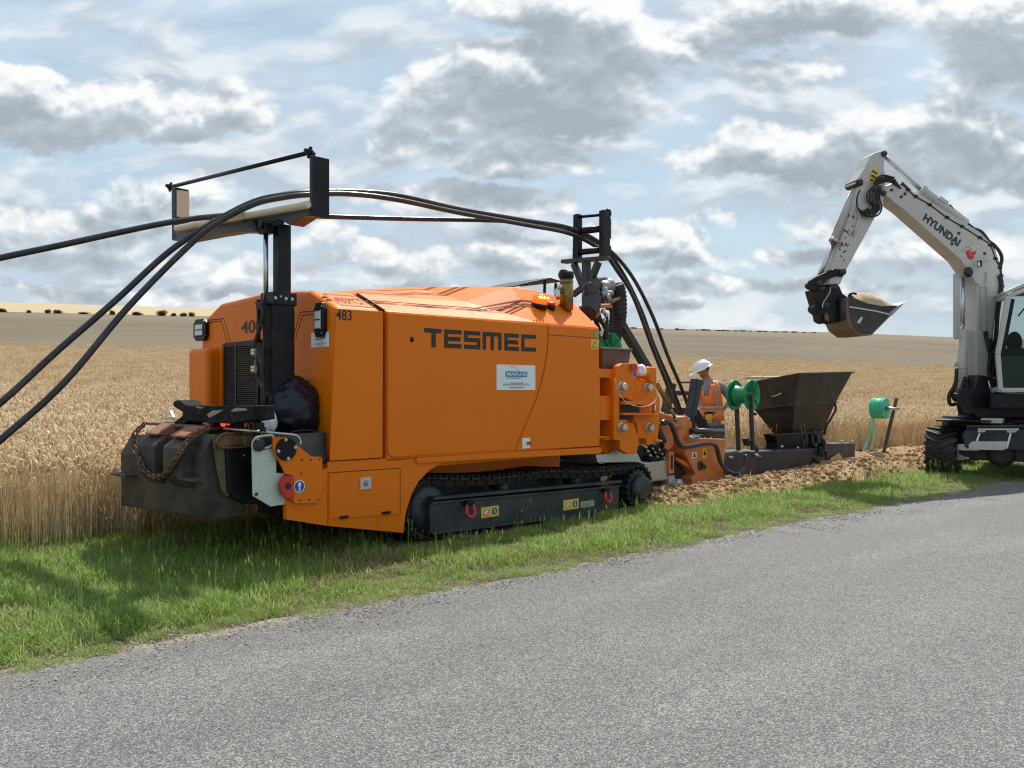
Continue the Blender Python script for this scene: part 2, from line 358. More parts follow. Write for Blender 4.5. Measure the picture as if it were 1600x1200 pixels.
# ================================================================ SETTING
RA = radians(49.5); EDGE = 5.15      # the road runs this way (angle from straight ahead); its left kerbless edge lies EDGE from the camera
def road_uv(x, y): return (x*sin(RA)+y*cos(RA), -x*cos(RA)+y*sin(RA))
def from_uv(u, v): return (u*sin(RA)-v*cos(RA), u*cos(RA)+v*sin(RA))
def sst(a, b, x):
    t = max(0., min(1., (x-a)/(b-a))); return t*t*(3-2*t)
FIELD = 9.05
CREST = [(-3000, 466), (-400, 477), (0, 481), (300, 488), (620, 494), (1040, 508), (1320, 513), (1480, 519), (1700, 524), (2400, 540)]
def lerp(tab, x):
    if x <= tab[0][0]: return tab[0][1]
    for (a, b), (c, d) in zip(tab, tab[1:]):
        if x <= c: return b+(d-b)*(x-a)/(c-a)
    return tab[-1][1]
DC = 420.
def ground_z(x, y):
    u, v = road_uv(x, y); r = sqrt(x*x+y*y)
    z = -.03 + .05*sst(EDGE-.1, EDGE+.8, v)
    if v > FIELD-1 and y > 0:
        px = CX+F*x/max(y, .05*r)
        zc = (CY-lerp(CREST, px))/F*DC*(y/max(r,1e-6))*1.0+H-.8
        s = max(.02, v/r); d0 = FIELD/s
        q = max(0, (r-d0)/DC)
        g = q**1.25 if q < 1 else 1+.25*(1-math.exp(-(q-1)*3)) - .9*min(.6,max(0, q-1.03))
        if q > 1.5: # a second swell beyond the crest
            top2 = lerp([(-3000, 3.3), (0, 3.41), (600, 3.37), (900, 3.15), (1150, 2.9), (3000, 2.6)], px)
            g = g+(top2-g)*sst(1.5, 3.3, q)
        ridge = 0
        k = sst(0, .5, -(px-2200)/1000) if px > 1700 else 1
        z += max(-40, zc*g*1.0 + ridge*zc*1.0)*k
    elif v > FIELD-1 and y <= 0: pass
    return z
def blend_back(x, y, z):
    r = sqrt(x*x+y*y)+1e-9; k = sst(-.35, .25, y/r); return -.03+(z+.03)*k if r > 12 else z
me_v = []; me_f = []
NA = 360; rs = [.4*1.052**i for i in range(0, 166)]
rs = [r for r in rs if r < 1800]
for r in rs:
    for k in range(NA):
        a = 2*pi*k/NA; x, y = r*sin(a), r*cos(a); me_v.append((x, y, blend_back(x, y, ground_z(x, y))))
NR = len(rs)
for i in range(NR-1):
    for k in range(NA):
        me_f.append((i*NA+k, (i+1)*NA+k, (i+1)*NA+(k+1) % NA, i*NA+(k+1) % NA))
me_v.append((0, 0, -.03)); c0 = len(me_v)-1
for k in range(NA): me_f.append((c0, k, (k+1) % NA))
# ground material: verge soil and dead grass near the road, ripe wheat tone over the field, cloud shade painted into its far part
m, t = newmat('ground'); geo = t.node('ShaderNodeNewGeometry'); pos = geo.outputs['Position']
vdir = (-cos(RA), sin(RA), 0); vv = t.vm('DOT_PRODUCT', pos, vdir)
wob, _ = t.noise(pos, 1.1, 5, .6); wob2, _ = t.noise(pos, 7., 5, .6)
vw = t.m('ADD', vv, t.m('MULTIPLY_ADD', wob, .5, -.25))
gn, _ = t.noise(pos, 26, 6, .7)
verge = t.mix(t.ss(wob2, .35, .65), (.07, .085, .03, 1), (.17, .15, .075, 1))
dry = t.mix(t.ss(gn, .35, .65), (.24, .18, .105, 1), (.40, .315, .21, 1))
c = t.mix(t.ss(vw, EDGE+.02, EDGE+.28), dry, verge)
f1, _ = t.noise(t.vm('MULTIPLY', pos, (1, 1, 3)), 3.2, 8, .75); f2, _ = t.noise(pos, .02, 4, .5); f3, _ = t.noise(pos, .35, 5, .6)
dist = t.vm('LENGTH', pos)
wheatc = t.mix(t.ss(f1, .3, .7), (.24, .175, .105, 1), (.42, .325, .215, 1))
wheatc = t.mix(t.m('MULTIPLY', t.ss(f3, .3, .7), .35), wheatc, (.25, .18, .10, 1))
far_shade = t.mix(t.ss(f2, .35, .65), (.128, .103, .070, 1), (.160, .130, .090, 1))  # greyer and darker: cloud shade on the far hillside put into the colour
far_shade = t.mix(t.m('MULTIPLY', t.ss(f1, .4, .8), .35), far_shade, (.21, .172, .122, 1))
wheatc = t.mix(t.ss(dist, 45, 120), wheatc, far_shade)
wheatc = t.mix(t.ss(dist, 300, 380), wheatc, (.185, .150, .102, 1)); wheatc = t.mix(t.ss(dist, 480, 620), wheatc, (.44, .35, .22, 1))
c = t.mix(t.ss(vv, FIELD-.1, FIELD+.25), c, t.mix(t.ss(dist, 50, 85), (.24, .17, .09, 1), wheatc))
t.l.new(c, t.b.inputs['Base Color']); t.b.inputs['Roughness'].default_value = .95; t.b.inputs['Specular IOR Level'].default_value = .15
bump(t, t.m('ADD', gn, f1), .5, .04)
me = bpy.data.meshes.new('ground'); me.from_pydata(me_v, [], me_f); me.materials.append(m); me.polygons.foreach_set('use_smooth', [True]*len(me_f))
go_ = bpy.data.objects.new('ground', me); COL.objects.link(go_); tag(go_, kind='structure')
# road: chip-seal sheet with a ragged edge
m, t = newmat('asphalt'); pos = t.node('ShaderNodeNewGeometry').outputs['Position']
vo = t.node('ShaderNodeTexVoronoi'); t.l.new(pos, vo.inputs['Vector']); vo.inputs['Scale'].default_value = 150
sx = t.node('ShaderNodeSeparateColor'); t.l.new(vo.outputs['Color'], sx.inputs[0])
st = t.ramp(sx.outputs[0], [(0, (.065, .067, .066)), (.36, (.158, .16, .154)), (.70, (.27, .27, .256)), (1, (.50, .49, .465))])
vo2 = t.node('ShaderNodeTexVoronoi'); t.l.new(pos, vo2.inputs['Vector']); vo2.inputs['Scale'].default_value = 38
sx2 = t.node('ShaderNodeSeparateColor'); t.l.new(vo2.outputs['Color'], sx2.inputs[0])
st = t.mix(.12, st, t.ramp(sx2.outputs[0], [(0, (.09, .09, .095)), (.6, (.2, .2, .2)), (1, (.34, .33, .31))]))
gap = t.ss(vo.outputs['Distance'], .25, .75)
st = t.mix(t.m('MULTIPLY', gap, .5), st, (.05, .05, .052, 1))
cu_ = t.vm('DOT_PRODUCT', pos, (sin(RA), cos(RA), 0)); cv_ = t.vm('DOT_PRODUCT', pos, vdir); cmb_ = t.node('ShaderNodeCombineXYZ'); t.l.new(cu_, cmb_.inputs[0]); t.l.new(cv_, cmb_.inputs[1]); cm_uv = cmb_.outputs[0]
big, _ = t.noise(pos, .55, 5, .6); mid, _ = t.noise(pos, 6, 5, .7)
vv = t.vm('DOT_PRODUCT', pos, vdir)
rut, _ = t.noise(t.vm('MULTIPLY', cm_uv, (.06, 1.15, 1)), 1., 4, .5); pat, _ = t.noise(t.vm('MULTIPLY', cm_uv, (.25, .8, 1)), 1.6, 3, .5)
tr = t.m('MULTIPLY', t.m('MULTIPLY_ADD', big, .30, .76), t.m('MULTIPLY_ADD', rut, .5, .75)); tr = t.m('MULTIPLY', tr, t.m('ADD', .94, t.m('MULTIPLY', t.ss(pat, .56, .62), .10))); st = t.vm('SCALE', st, None, tr)
st = t.vm('SCALE', st, None, t.m('MULTIPLY_ADD', mid, .3, .85))
st = t.mix(t.ss(t.m('ADD', vv, t.m('MULTIPLY', mid, .35)), EDGE-.02, EDGE+.24), st, (.30, .26, .20, 1))
t.l.new(st, t.b.inputs['Base Color']); t.b.inputs['Roughness'].default_value = .82; t.b.inputs['Specular IOR Level'].default_value = .35
bump(t, t.m('SUBTRACT', 1, vo.outputs['Distance']), .6, .006)
vs = []; fs = []; n = 0; u = -30.
rnd = random.Random(3)
while u < 75:
    e = EDGE+.05*sin(u*.9)+.035*sin(u*2.3+1)+rnd.uniform(-.03, .03)
    for v in (e, e-.3, -2., -14.): 
        x, y = from_uv(u, v); vs.append((x, y, .0 if v == e else .012))
    if n: b = (n-1)*4; fs += [(b+j, b+4+j, b+5+j, b+1+j) for j in range(3)]
    n += 1; u += .11 if -8 < u < 22 else .9
me = bpy.data.meshes.new('road'); me.from_pydata(vs, [], fs); me.materials.append(m)
bm = bmesh.new(); bm.from_mesh(me); bmesh.ops.recalc_face_normals(bm, faces=bm.faces); bm.to_mesh(me); bm.free()
if me.polygons[0].normal.z < 0: me.flip_normals()
o = bpy.data.objects.new('road', me); COL.objects.link(o); tag(o, kind='structure')
# ---------------------------------------------------------------- stuff made of many copies of a few tufts
def plantmat(name, cols, rough=.75, trans=.3, hi=None):
    m, t = newmat(name); oi = t.node('ShaderNodeObjectInfo'); at = t.node('ShaderNodeAttribute'); at.attribute_name = 'tint'
    f = t.m('FRACT', t.m('ADD', at.outputs['Fac'], t.m('MULTIPLY', oi.outputs['Random'], .35)))
    c = t.ramp(f, cols)
    t.l.new(c, t.b.inputs['Base Color']); t.b.inputs['Roughness'].default_value = rough; t.b.inputs['Specular IOR Level'].default_value = .25
    tr = t.node('ShaderNodeBsdfTranslucent'); t.l.new(c, tr.inputs[0]); mx = t.node('ShaderNodeMixShader'); mx.inputs[0].default_value = trans
    t.l.new(t.b.outputs[0], mx.inputs[1]); t.l.new(tr.outputs[0], mx.inputs[2]); t.l.new(mx.outputs[0], t.out.inputs[0])
    return m
M['wheat'] = plantmat('wheat', [(0, (.50, .34, .14)), (.12, (.62, .46, .23)), (.3, (.85, .72, .50)), (.5, (.66, .53, .35)), (.75, (.95, .85, .67)), (1, (.52, .38, .21))], .6, .42)
M['grass'] = plantmat('grass', [(0, (.15, .22, .045)), (.25, (.24, .40, .07)), (.45, (.18, .30, .06)), (.6, (.36, .52, .11)), (.78, (.46, .54, .17)), (.90, (.60, .54, .30)), (1, (.15, .23, .05))], .45, .5)
M['drygrass'] = plantmat('dry_grass', [(0, (.12, .12, .04)), (.4, (.30, .25, .12)), (.7, (.42, .35, .2)), (1, (.16, .15, .05))], .7, .25)
def template(name, vs, fs, tints, mat):
    me = bpy.data.meshes.new(name); me.from_pydata(vs, [], fs); me.materials.append(mat)
    a = me.attributes.new('tint', 'FLOAT', 'FACE'); a.data.foreach_set('value', tints)
    return bpy.data.objects.new(name, me)
def blade(vs, fs, ts, rng, base, h, w, lean, az, tint, seg=3, droop=.6):
    b = len(vs); dx, dy = cos(az), sin(az); px_, py_ = -dy, dx
    for i in range(seg+1):
        t_ = i/seg; o_ = lean*t_**(1+droop); z = h*(t_-.28*droop*t_*t_*lean/max(h, .01)); ww = w*(1-t_**1.6)*.5+.0004
        c = (base[0]+dx*o_, base[1]+dy*o_, base[2]+z)
        vs.append((c[0]-px_*ww, c[1]-py_*ww, c[2])); vs.append((c[0]+px_*ww, c[1]+py_*ww, c[2]))
    for i in range(seg): fs.append((b+2*i, b+2*i+1, b+2*i+3, b+2*i+2)); ts.append(tint)
def wheat_tile(seed, size, n, near=True):
    rng = random.Random(seed); vs = []; fs = []; ts = []
    for _ in range(n):
        x, y = rng.uniform(-size/2, size/2), rng.uniform(-size/2, size/2); h = rng.gauss(.80, .045); az = rng.uniform(0, 2*pi) if rng.random() < .55 else rng.gauss(3.4, .6)
        ln = abs(rng.gauss(.06, .08)); tint = rng.random(); w = .0034 if near else .006
        pts = [Vector((x, y, 0)), Vector((x+cos(az)*ln*.3, y+sin(az)*ln*.3, h*.5)), Vector((x+cos(az)*ln, y+sin(az)*ln, h*.93))]
        d = rng.uniform(.02, .09); nod = rng.uniform(-.05, .05)
        el = rng.uniform(.065, .10)
        bend = rng.uniform(.2, 2.3)     # how far the ear nods over
        def ring(c, r, k0): 
            for k in range(3): vs.append((c.x+r*cos(2.09*k+k0), c.y+r*sin(2.09*k+k0), c.z))
        b = len(vs)
        for p in pts: ring(p, w/2, az)
        for i in range(2):
            for k in range(3): fs.append((b+i*3+k, b+i*3+(k+1) % 3, b+i*3+3+(k+1) % 3, b+i*3+3+k)); ts.append(tint*.5)
        # ear: a curved spindle
        c = pts[-1].copy(); b = len(vs); N = 6 if near else 3; th = .15
        prof = [.0025, .0065, .0078, .0072, .0062, .0045, .0012] if near else [.003, .009, .008, .002]
        for i in range(N+1):
            rr = prof[i]; dr = Vector((sin(th)*cos(az), sin(th)*sin(az), cos(th))); n1 = Vector((-sin(az), cos(az), 0)); n2 = dr.cross(n1)
            for k in range(4): vs.append(tuple(c+(n1*cos(pi/2*k)*1.15+n2*sin(pi/2*k))*rr*rng.uniform(.85, 1.2)))
            c = c+dr*(el/N); th += bend/N
        tt = rng.random()
        for i in range(N):
            for k in range(4): fs.append((b+i*4+k, b+i*4+(k+1) % 4, b+i*4+4+(k+1) % 4, b+i*4+4+k)); ts.append((.3+.5*tt+rng.uniform(-.08, .08)) % 1)
        if near:
            for _k in range(rng.choice((2, 3, 4))):   # dead leaves
                zb = rng.uniform(.15, .6)*h; blade(vs, fs, ts, rng, (x, y, zb), rng.uniform(-.10, .16), .008, rng.uniform(.05, .22), rng.uniform(0, 6.28), rng.random()*.4, 3, 1.)
    return template('wheat_tuft', vs, fs, ts, M['wheat'])
def grass_tile(seed, size, n, h0, h1, mat, w=.006, lean=.6, stems=0):
    rng = random.Random(seed); vs = []; fs = []; ts = []
    for _ in range(n):
        r_ = size/2*sqrt(rng.random()); a_ = rng.uniform(0, 6.283); x, y = r_*cos(a_), r_*sin(a_); h = rng.uniform(h0, h1)*(1-.3*(r_/size*2)**2); az = rng.uniform(0, 6.283)
        blade(vs, fs, ts, rng, (x, y, -.01), h, w*rng.uniform(.6, 1.4), h*rng.uniform(.1, lean), az, rng.random(), 3, .8)
    for _ in range(stems):
        x, y = rng.uniform(-size/2, size/2), rng.uniform(-size/2, size/2); h = rng.uniform(1.3, 2.3)*h1; az = rng.uniform(0, 6.283)
        blade(vs, fs, ts, rng, (x, y, 0), h, .0035, h*rng.uniform(.05, .35), az, .93, 4, .5)
        c = (x+cos(az)*h*.18, y+sin(az)*h*.18, h*.8)
        for _k in range(3): blade(vs, fs, ts, rng, c, h*.2, .007, h*.05, rng.uniform(0, 6.28), .93, 2, .3)
    return template('grass_tuft', vs, fs, ts, mat)
def scatter(name, pts, temps, label, cat):
    # pts: (x, y, z, rot, scale, variant)
    me = bpy.data.meshes.new(name); me.from_pydata([p[:3] for p in pts], [], [])
    for nm, i in (('rz', 3), ('sc', 4)):
        a = me.attributes.new(nm, 'FLOAT', 'POINT'); a.data.foreach_set('value', [p[i] for p in pts])
    a = me.attributes.new('vi', 'INT', 'POINT'); a.data.foreach_set('value', [p[5] for p in pts])
    o = bpy.data.objects.new(name, me); COL.objects.link(o); tag(o, label, cat, kind='stuff')
    ng = bpy.data.node_groups.new(name, 'GeometryNodeTree')
    ng.interface.new_socket('Geometry', in_out='INPUT', socket_type='NodeSocketGeometry'); ng.interface.new_socket('Geometry', in_out='OUTPUT', socket_type='NodeSocketGeometry')
    N = ng.nodes; L = ng.links; gi = N.new('NodeGroupInput'); go = N.new('NodeGroupOutput')
    join = N.new('GeometryNodeJoinGeometry')
    for tp in temps:
        oi = N.new('GeometryNodeObjectInfo'); oi.inputs[0].default_value = tp; oi.inputs['As Instance'].default_value = True
        L.new(oi.outputs['Geometry'], join.inputs[0])
    iop = N.new('GeometryNodeInstanceOnPoints'); iop.inputs['Pick Instance'].default_value = True
    def attr(nm, ty):
        a = N.new('GeometryNodeInputNamedAttribute'); a.data_type = ty; a.inputs[0].default_value = nm; return [s for s in a.outputs if s.enabled][0]
    cx = N.new('ShaderNodeCombineXYZ'); L.new(attr('rz', 'FLOAT'), cx.inputs[2])
    L.new(gi.outputs[0], iop.inputs['Points']); L.new(join.outputs[0], iop.inputs['Instance']); L.new(attr('vi', 'INT'), iop.inputs['Instance Index'])
    L.new(cx.outputs[0], iop.inputs['Rotation']); L.new(attr('sc', 'FLOAT'), iop.inputs['Scale']); L.new(iop.outputs[0], go.inputs[0])
    md = o.modifiers.new('scatter', 'NODES'); md.node_group = ng
    return o
def in_view(x, y, margin=160):
    if y < 1.: return False
    px = CX+F*x/y; return -margin-400/max(y,1) < px < 1600+margin
# wheat
rng = random.Random(11)
WT = [wheat_tile(100+i, .62, 95) for i in range(5)]
WF = [wheat_tile(200+i, 1.3, 260, False) for i in range(3)]
pts = []; ptf = []
u = -16.
SPOIL = (9.6, 40)
while u < 120:
    v = FIELD+.2
    while v < 110:
        x, y = from_uv(u, v); r = sqrt(x*x+y*y)
        if in_view(x, y):
            if r < 27 :
                if v < FIELD+.45: vv_ = v+rng.uniform(-.12, .05)
                else: vv_ = v+rng.uniform(-.1, .1)
                x, y = from_uv(u+rng.uniform(-.1, .1), vv_)
                pts.append((x, y, ground_z(x, y), rng.uniform(0, 6.28), rng.uniform(.92, 1.08), rng.randrange(5)))
        v += .5
    u += .5
for k in range(420):     # thin, lower and leaning stalks along the ragged front of the crop
    u = rng.uniform(-12, 28); v = FIELD+rng.uniform(-.12, .35); x, y = from_uv(u, v)
    if in_view(x, y): pts.append((x, y, ground_z(x, y)-.02, rng.uniform(0, 6.28), rng.uniform(.55, .95), 8))
u = -30.
while u < 150:
    v = FIELD+.2
    while v < 115:
        x, y = from_uv(u, v); r = sqrt(x*x+y*y)
        if 26.5 <= r < 118 and in_view(x, y) and rng.random() > .97*sst(58, 118, r):
            x += rng.uniform(-.2, .2); y += rng.uniform(-.2, .2)
            ptf.append((x, y, ground_z(x, y), rng.uniform(0, 6.28), rng.uniform(.9, 1.1), 5+rng.randrange(3)))
        v += 1.05
    u += 1.05
WE = wheat_tile(400, .75, 26)
scatter('wheat_field', pts+ptf, WT+WF+[WE], 'ripe golden wheat filling the rising field', 'wheat')
# grass on the verge
GT = [grass_tile(300+i, .42, 330, .03, .09, M['grass'], .0050, 1.7) for i in range(3)] + \
     [grass_tile(310+i, .45, 260, .06, .15, M['grass'], .0055, 1.5, 3) for i in range(3)] + \
     [grass_tile(320+i, .40, 150, .03, .09, M['drygrass'], .004, 1.6, 2) for i in range(2)]
pts = []; u = -9.
rng = random.Random(5)
def spoil_at(u, v): return 8.25+.3*sin(v*5) < u < 40 and 6.62+.1*sin(u*2.2)+.06*sin(u*7) < v < 9.2
def under(x, y):   # beneath the trencher the grass is crushed flat
    a, b = road_uv(x, y); ux = (x+.84)*sin(radians(44.5))+(y-7.98)*cos(radians(44.5)); vy = -(x+.84)*cos(radians(44.5))+(y-7.98)*sin(radians(44.5)); return -.3 < ux < 4.0 and .02 < vy < 2.45
def beside(x, y): ux = (x+.84)*sin(radians(44.5))+(y-7.98)*cos(radians(44.5)); vy = -(x+.84)*cos(radians(44.5))+(y-7.98)*sin(radians(44.5)); return -.4 < ux < 4.3 and -.75 < vy < .1
while u < 26:
    v = EDGE+.1
    while v < FIELD+.35:
        x, y = from_uv(u, v)
        if in_view(x, y, 60):
            uu = u+rng.uniform(-.14, .14); vv_ = v+rng.uniform(-.14, .14); x, y = from_uv(uu, vv_)
            k = vv_-EDGE+.18*sin(uu*1.3)+.12*sin(uu*3.1)
            tall = sin(uu*.8+1.)*.3+sin(uu*2.1)*sin(vv_*1.7)*.5
            if spoil_at(uu, vv_) or under(x, y): pass
            elif k < .16: 
                if rng.random() < .75: pts.append((x, y, ground_z(x, y), rng.uniform(0, 6.28), rng.uniform(.4, .7), 6+rng.randrange(2)))
            elif k < .42:
                pts.append((x, y, ground_z(x, y), rng.uniform(0, 6.28), rng.uniform(.5, .85), rng.choice((0, 1, 2, 6, 7))))
            else:
                if vv_ > FIELD-.35: idx = rng.choice((3, 4, 5, 6, 7)); sc = rng.uniform(.8, 1.2)
                else:
                    idx = rng.choice((3, 4, 5)) if rng.random() < .38+tall*.8 else rng.choice((0, 1, 2)); sc = rng.uniform(.75, 1.15)
                    if rng.random() < .16+.12*sin(uu*1.1): idx = rng.choice((6, 7)); sc = 1.3
                if beside(x, y): sc *= .62
                pts.append((x, y, ground_z(x, y), rng.uniform(0, 6.28), sc, idx))
        v += .17
    u += .17
for k in range(520):    # straggling dry and green tufts creeping over the edge of the road
    uu = rng.uniform(-7, 24); vv_ = EDGE+rng.gauss(.04, .07)+.05*sin(uu*.9)+.06*sin(uu*3.7); x, y = from_uv(uu, vv_)
    if in_view(x, y, 60): pts.append((x, y, .004, rng.uniform(0, 6.28), rng.uniform(.22, .6), rng.choice((6, 7, 7, 0, 1))))
scatter('verge_grass', pts, GT, 'green roadside grass with seed heads on the verge', 'grass')

# loose chippings and crumbs of soil along the road edge
def stone_tile(seed, n, size):
    rg_ = random.Random(seed); vs = []; fs = []; ts = []
    for _ in range(n):
        x, y = rg_.gauss(0, size*.3), rg_.gauss(0, size*.3); r = .003+.007*rg_.random()**3; b = len(vs)
        for z, k_ in ((0, 1.), (.7, .8)):
            for k in range(5): a = 2*pi*k/5; j = rg_.uniform(.7, 1.2); vs.append((x+r*k_*j*cos(a), y+r*k_*j*sin(a), r*z))
        for k in range(5): fs.append((b+k, b+(k+1) % 5, b+5+(k+1) % 5, b+5+k)); ts.append(rg_.random())
        fs.append(tuple(b+5+k for k in range(5))); ts.append(rg_.random())
    return template('chipping_patch', vs, fs, ts, M['chipping'])
M['chipping'] = plantmat('chipping', [(0, (.10, .09, .08)), (.4, (.32, .29, .25)), (.7, (.45, .40, .33)), (1, (.22, .17, .12))], .9, .0)
ST = [stone_tile(600+i, 46, .34) for i in range(3)]
pts = []; rng = random.Random(31)
for k in range(900):
    uu = rng.uniform(-7, 26); vv_ = EDGE+rng.gauss(.02, .13)-(.5*rng.random()**2 if rng.random() < .2 else 0); x, y = from_uv(uu, vv_)
    if in_view(x, y, 60): pts.append((x, y, .013 if vv_ < EDGE-.1 else .006, rng.uniform(0, 6.28), rng.uniform(.7, 1.2), rng.randrange(3)))
scatter('loose_chippings', pts, ST, 'loose pale chippings and crumbs along the road edge', 'gravel')
# ================================================================ helpers for writing and flat shapes
def text_mesh(name, s, org, xd, yd, height, width, mat, parent, off=.0, thick=.002):
    cu = bpy.data.curves.new('writing', 'FONT'); cu.body = s; cu.size = 1; cu.offset = off; cu.resolution_u = 4
    o = bpy.data.objects.new('writing', cu); COL.objects.link(o)
    dg = bpy.context.evaluated_depsgraph_get(); me = bpy.data.meshes.new_from_object(o.evaluated_get(dg))
    bpy.data.objects.remove(o); bpy.data.curves.remove(cu)
    xs = [v.co.x for v in me.vertices]; ys = [v.co.y for v in me.vertices]; x0, x1, y0, y1 = min(xs), max(xs), min(ys), max(ys)
    org = Vector(org); xd = Vector(xd).normalized(); yd = Vector(yd).normalized(); nn = xd.cross(yd)
    for v in me.vertices:
        v.co = org+xd*((v.co.x-x0)/(x1-x0)*width)+yd*((v.co.y-y0)/(y1-y0)*height)+nn*thick
    me.materials.clear(); me.materials.append(mat); me.name = name
    ob = bpy.data.objects.new(name, me); COL.objects.link(ob); ob.parent = parent; return ob
def disc_pts(c, a, b, r, n=24, r2=None): 
    c = Vector(c); a = Vector(a); b = Vector(b); return [c+a*r*cos(2*pi*k/n)+b*(r2 or r)*sin(2*pi*k/n) for k in range(n)]
def hexbolt(mb, c, axis, r, h):
    return mb.lathe(c, axis, [(0, r*1.35), (h*.25, r*1.35), (h*.25, r), (h*.9, r), (h, r*.85)], 6, smooth=False)
# ================================================================ TRENCHER
T = Frame((-.84, 7.98, 0), radians(44.5))
tr = empty('trencher', T.O, T.rz, label='orange tracked trenching machine with tall cable guide mast, standing on the grass verge', cat='trenching machine')
S = T.S; E = T.E
W = 2.5; UE = -.974
X_, Y_, Z_ = Vector((1, 0, 0)), Vector((0, 1, 0)), Vector((0, 0, 1))
def loft(stations, name, mat, bev, seg=3, parent=tr):
    vs = []; fs = []; n = 7
    for (u, zb, zs, zc, zm) in stations:
        vs += [(u, 0, zb), (u, 0, zs), (u, .42, zc), (u, W/2, zm), (u, W-.42, zc), (u, W, zs), (u, W, zb)]
    m = len(stations)
    for i in range(m-1):
        for k in range(n): fs.append((i*n+k, i*n+(k+1) % n, (i+1)*n+(k+1) % n, (i+1)*n+k))
    fs.append(tuple(range(n))[::-1]); fs.append(tuple((m-1)*n+k for k in range(n)))
    bm = bmesh.new(); bv = [bm.verts.new(v) for v in vs]
    for f in fs: bm.faces.new([bv[i] for i in f])
    bmesh.ops.recalc_face_normals(bm, faces=bm.faces); mb = MB(); bm.verts.index_update()
    mb.add([tuple(v.co) for v in bm.verts], [[v.index for v in f.verts] for f in bm.faces]); bm.free()
    return mb.build(name, mat, parent, bev, seg)
ZS = 2.187
def zc(u): return lerp([(-1, 2.366), (-.213, 2.373), (.926, 2.397), (1.606, 2.612), (1.947, 2.612), (2.686, 2.534)], u)
loft([(UE, .86, ZS, 2.362, 2.40), (-.455, .86, ZS, zc(-.455), 2.44)], 'front_cowl', M['orange'], .055, 4)
hood = loft([(-.430, .82, ZS, zc(-.43), 2.44), (.25, .82, ZS, zc(.25), 2.54), (.926, .82, ZS, 2.397, 2.62), (1.606, .82, ZS, 2.612, 2.67), (1.947, .82, ZS, 2.612, 2.66), (2.64, .82, ZS, 2.534, 2.57)], 'hood', M['orange'], .012, 2)
# side panels, standing proud of the hood
def panel(pts, name, mat=M['orange'], v=0., th=.014, bev=.004, parent=tr, **kw):
    P_ = [S(x, y, v) for x, y in pts]; return MB().prism([p for p in P_], (0, -th, 0)).build(name, mat, parent, bev, 2, **kw)
def inset(name, u0, u1, z0, z1, v, mat, parent, th=.004):
    return MB().bx((u0, v, z0), (u1, v-th, z1)).build(name, mat, parent)
door = panel([(604.5, 488.5), (700, 495.8), (853, 508), (853.5, 530), (852, 551), (846, 584), (836, 620), (821, 656), (801.5, 703), (700, 708.5), (614, 714), (607, 711.5), (604.5, 704)], 'side_door')
rp = panel([(855.5, 508), (934, 514), (935.5, 696.5), (804.5, 704), (823.5, 657), (838.5, 621), (848.5, 585), (854.5, 552), (856, 530)], 'rear_side_panel')
panel([(524, 482), (597, 487), (596.5, 715), (514, 720)], 'front_side_panel')
gap_strip = MB()
for a, b in (((602, 487), (602, 716)), ((857, 523), (933, 528.5))): gap_strip.beam(S(*a, -.0145), S(*b, -.0145), .004, .006)
gap_strip.build('gap_shade_strip', M['ink'], tr)  # black strips painting in the shade of the panel gaps
MB().beam(Vector((-.4425, .005, 2.19)), Vector((-.4425, .42, 2.372)), .012, .03).build('cowl_gap', M['ink'], tr)  # black strip standing in for the shade inside this gap
lk = S(643.5, 530.5, -.014); MB().lathe(lk, (0, -1, 0), [(0, .024), (.004, .024), (.006, .018), (.006, .010), (.010, .008)], 20).build('lock', M['black'], door)
# block lettering
zt = S(661, 512, 0).z-.003; zb = S(672, 542.3, 0).z-.002; th_ = (zt-zb)*.235
def uof(px_, v=0.): return S(px_, 530, v).x
LET = {'T': (661, 688), 'E': (692.5, 719.5), 'S': (723.5, 749), 'M': (752.5, 782), 'E2': (786.5, 809), 'C': (813, 836)}
lt = MB(); VF = -.0165
def rect(u0, z0, u1, z1): lt.bx((u0, VF, z0), (u1, VF+.002, z1))
for L_, (a, b) in LET.items():
    u0, u1 = uof(a), uof(b); w = u1-u0; hh = zt-zb; t_ = th_; tv = .047
    if L_ == 'T': rect(u0, zt-t_, u1, zt); rect(u0+w*.42, zb, u0+w*.42+tv*1.15, zt-t_)
    elif L_[0] == 'E': rect(u0, zb, u0+tv, zt); [rect(u0+tv, z, u1-(w*.06 if k == 1 else 0), z+t_) for k, z in enumerate((zb, zb+(hh-t_)/2, zt-t_))]
    elif L_ == 'S': [rect(u0, z, u1, z+t_) for z in (zb, zb+(hh-t_)/2, zt-t_)]; rect(u0, zb+(hh+t_)/2, u0+tv, zt-t_); rect(u1-tv, zb+t_, u1, zb+(hh-t_)/2)
    elif L_ == 'M': rect(u0, zt-t_, u1, zt); rect(u0, zb, u0+tv, zt-t_); rect(u1-tv, zb, u1, zt-t_); rect(u0+w/2-tv/2, zb, u0+w/2+tv/2, zt-t_)
    else: rect(u0, zb, u0+tv, zt); rect(u0+tv, zb, u1, zb+t_); rect(u0+tv, zt-t_, u1, zt)
lt.build('block_lettering', M['ink'], door)
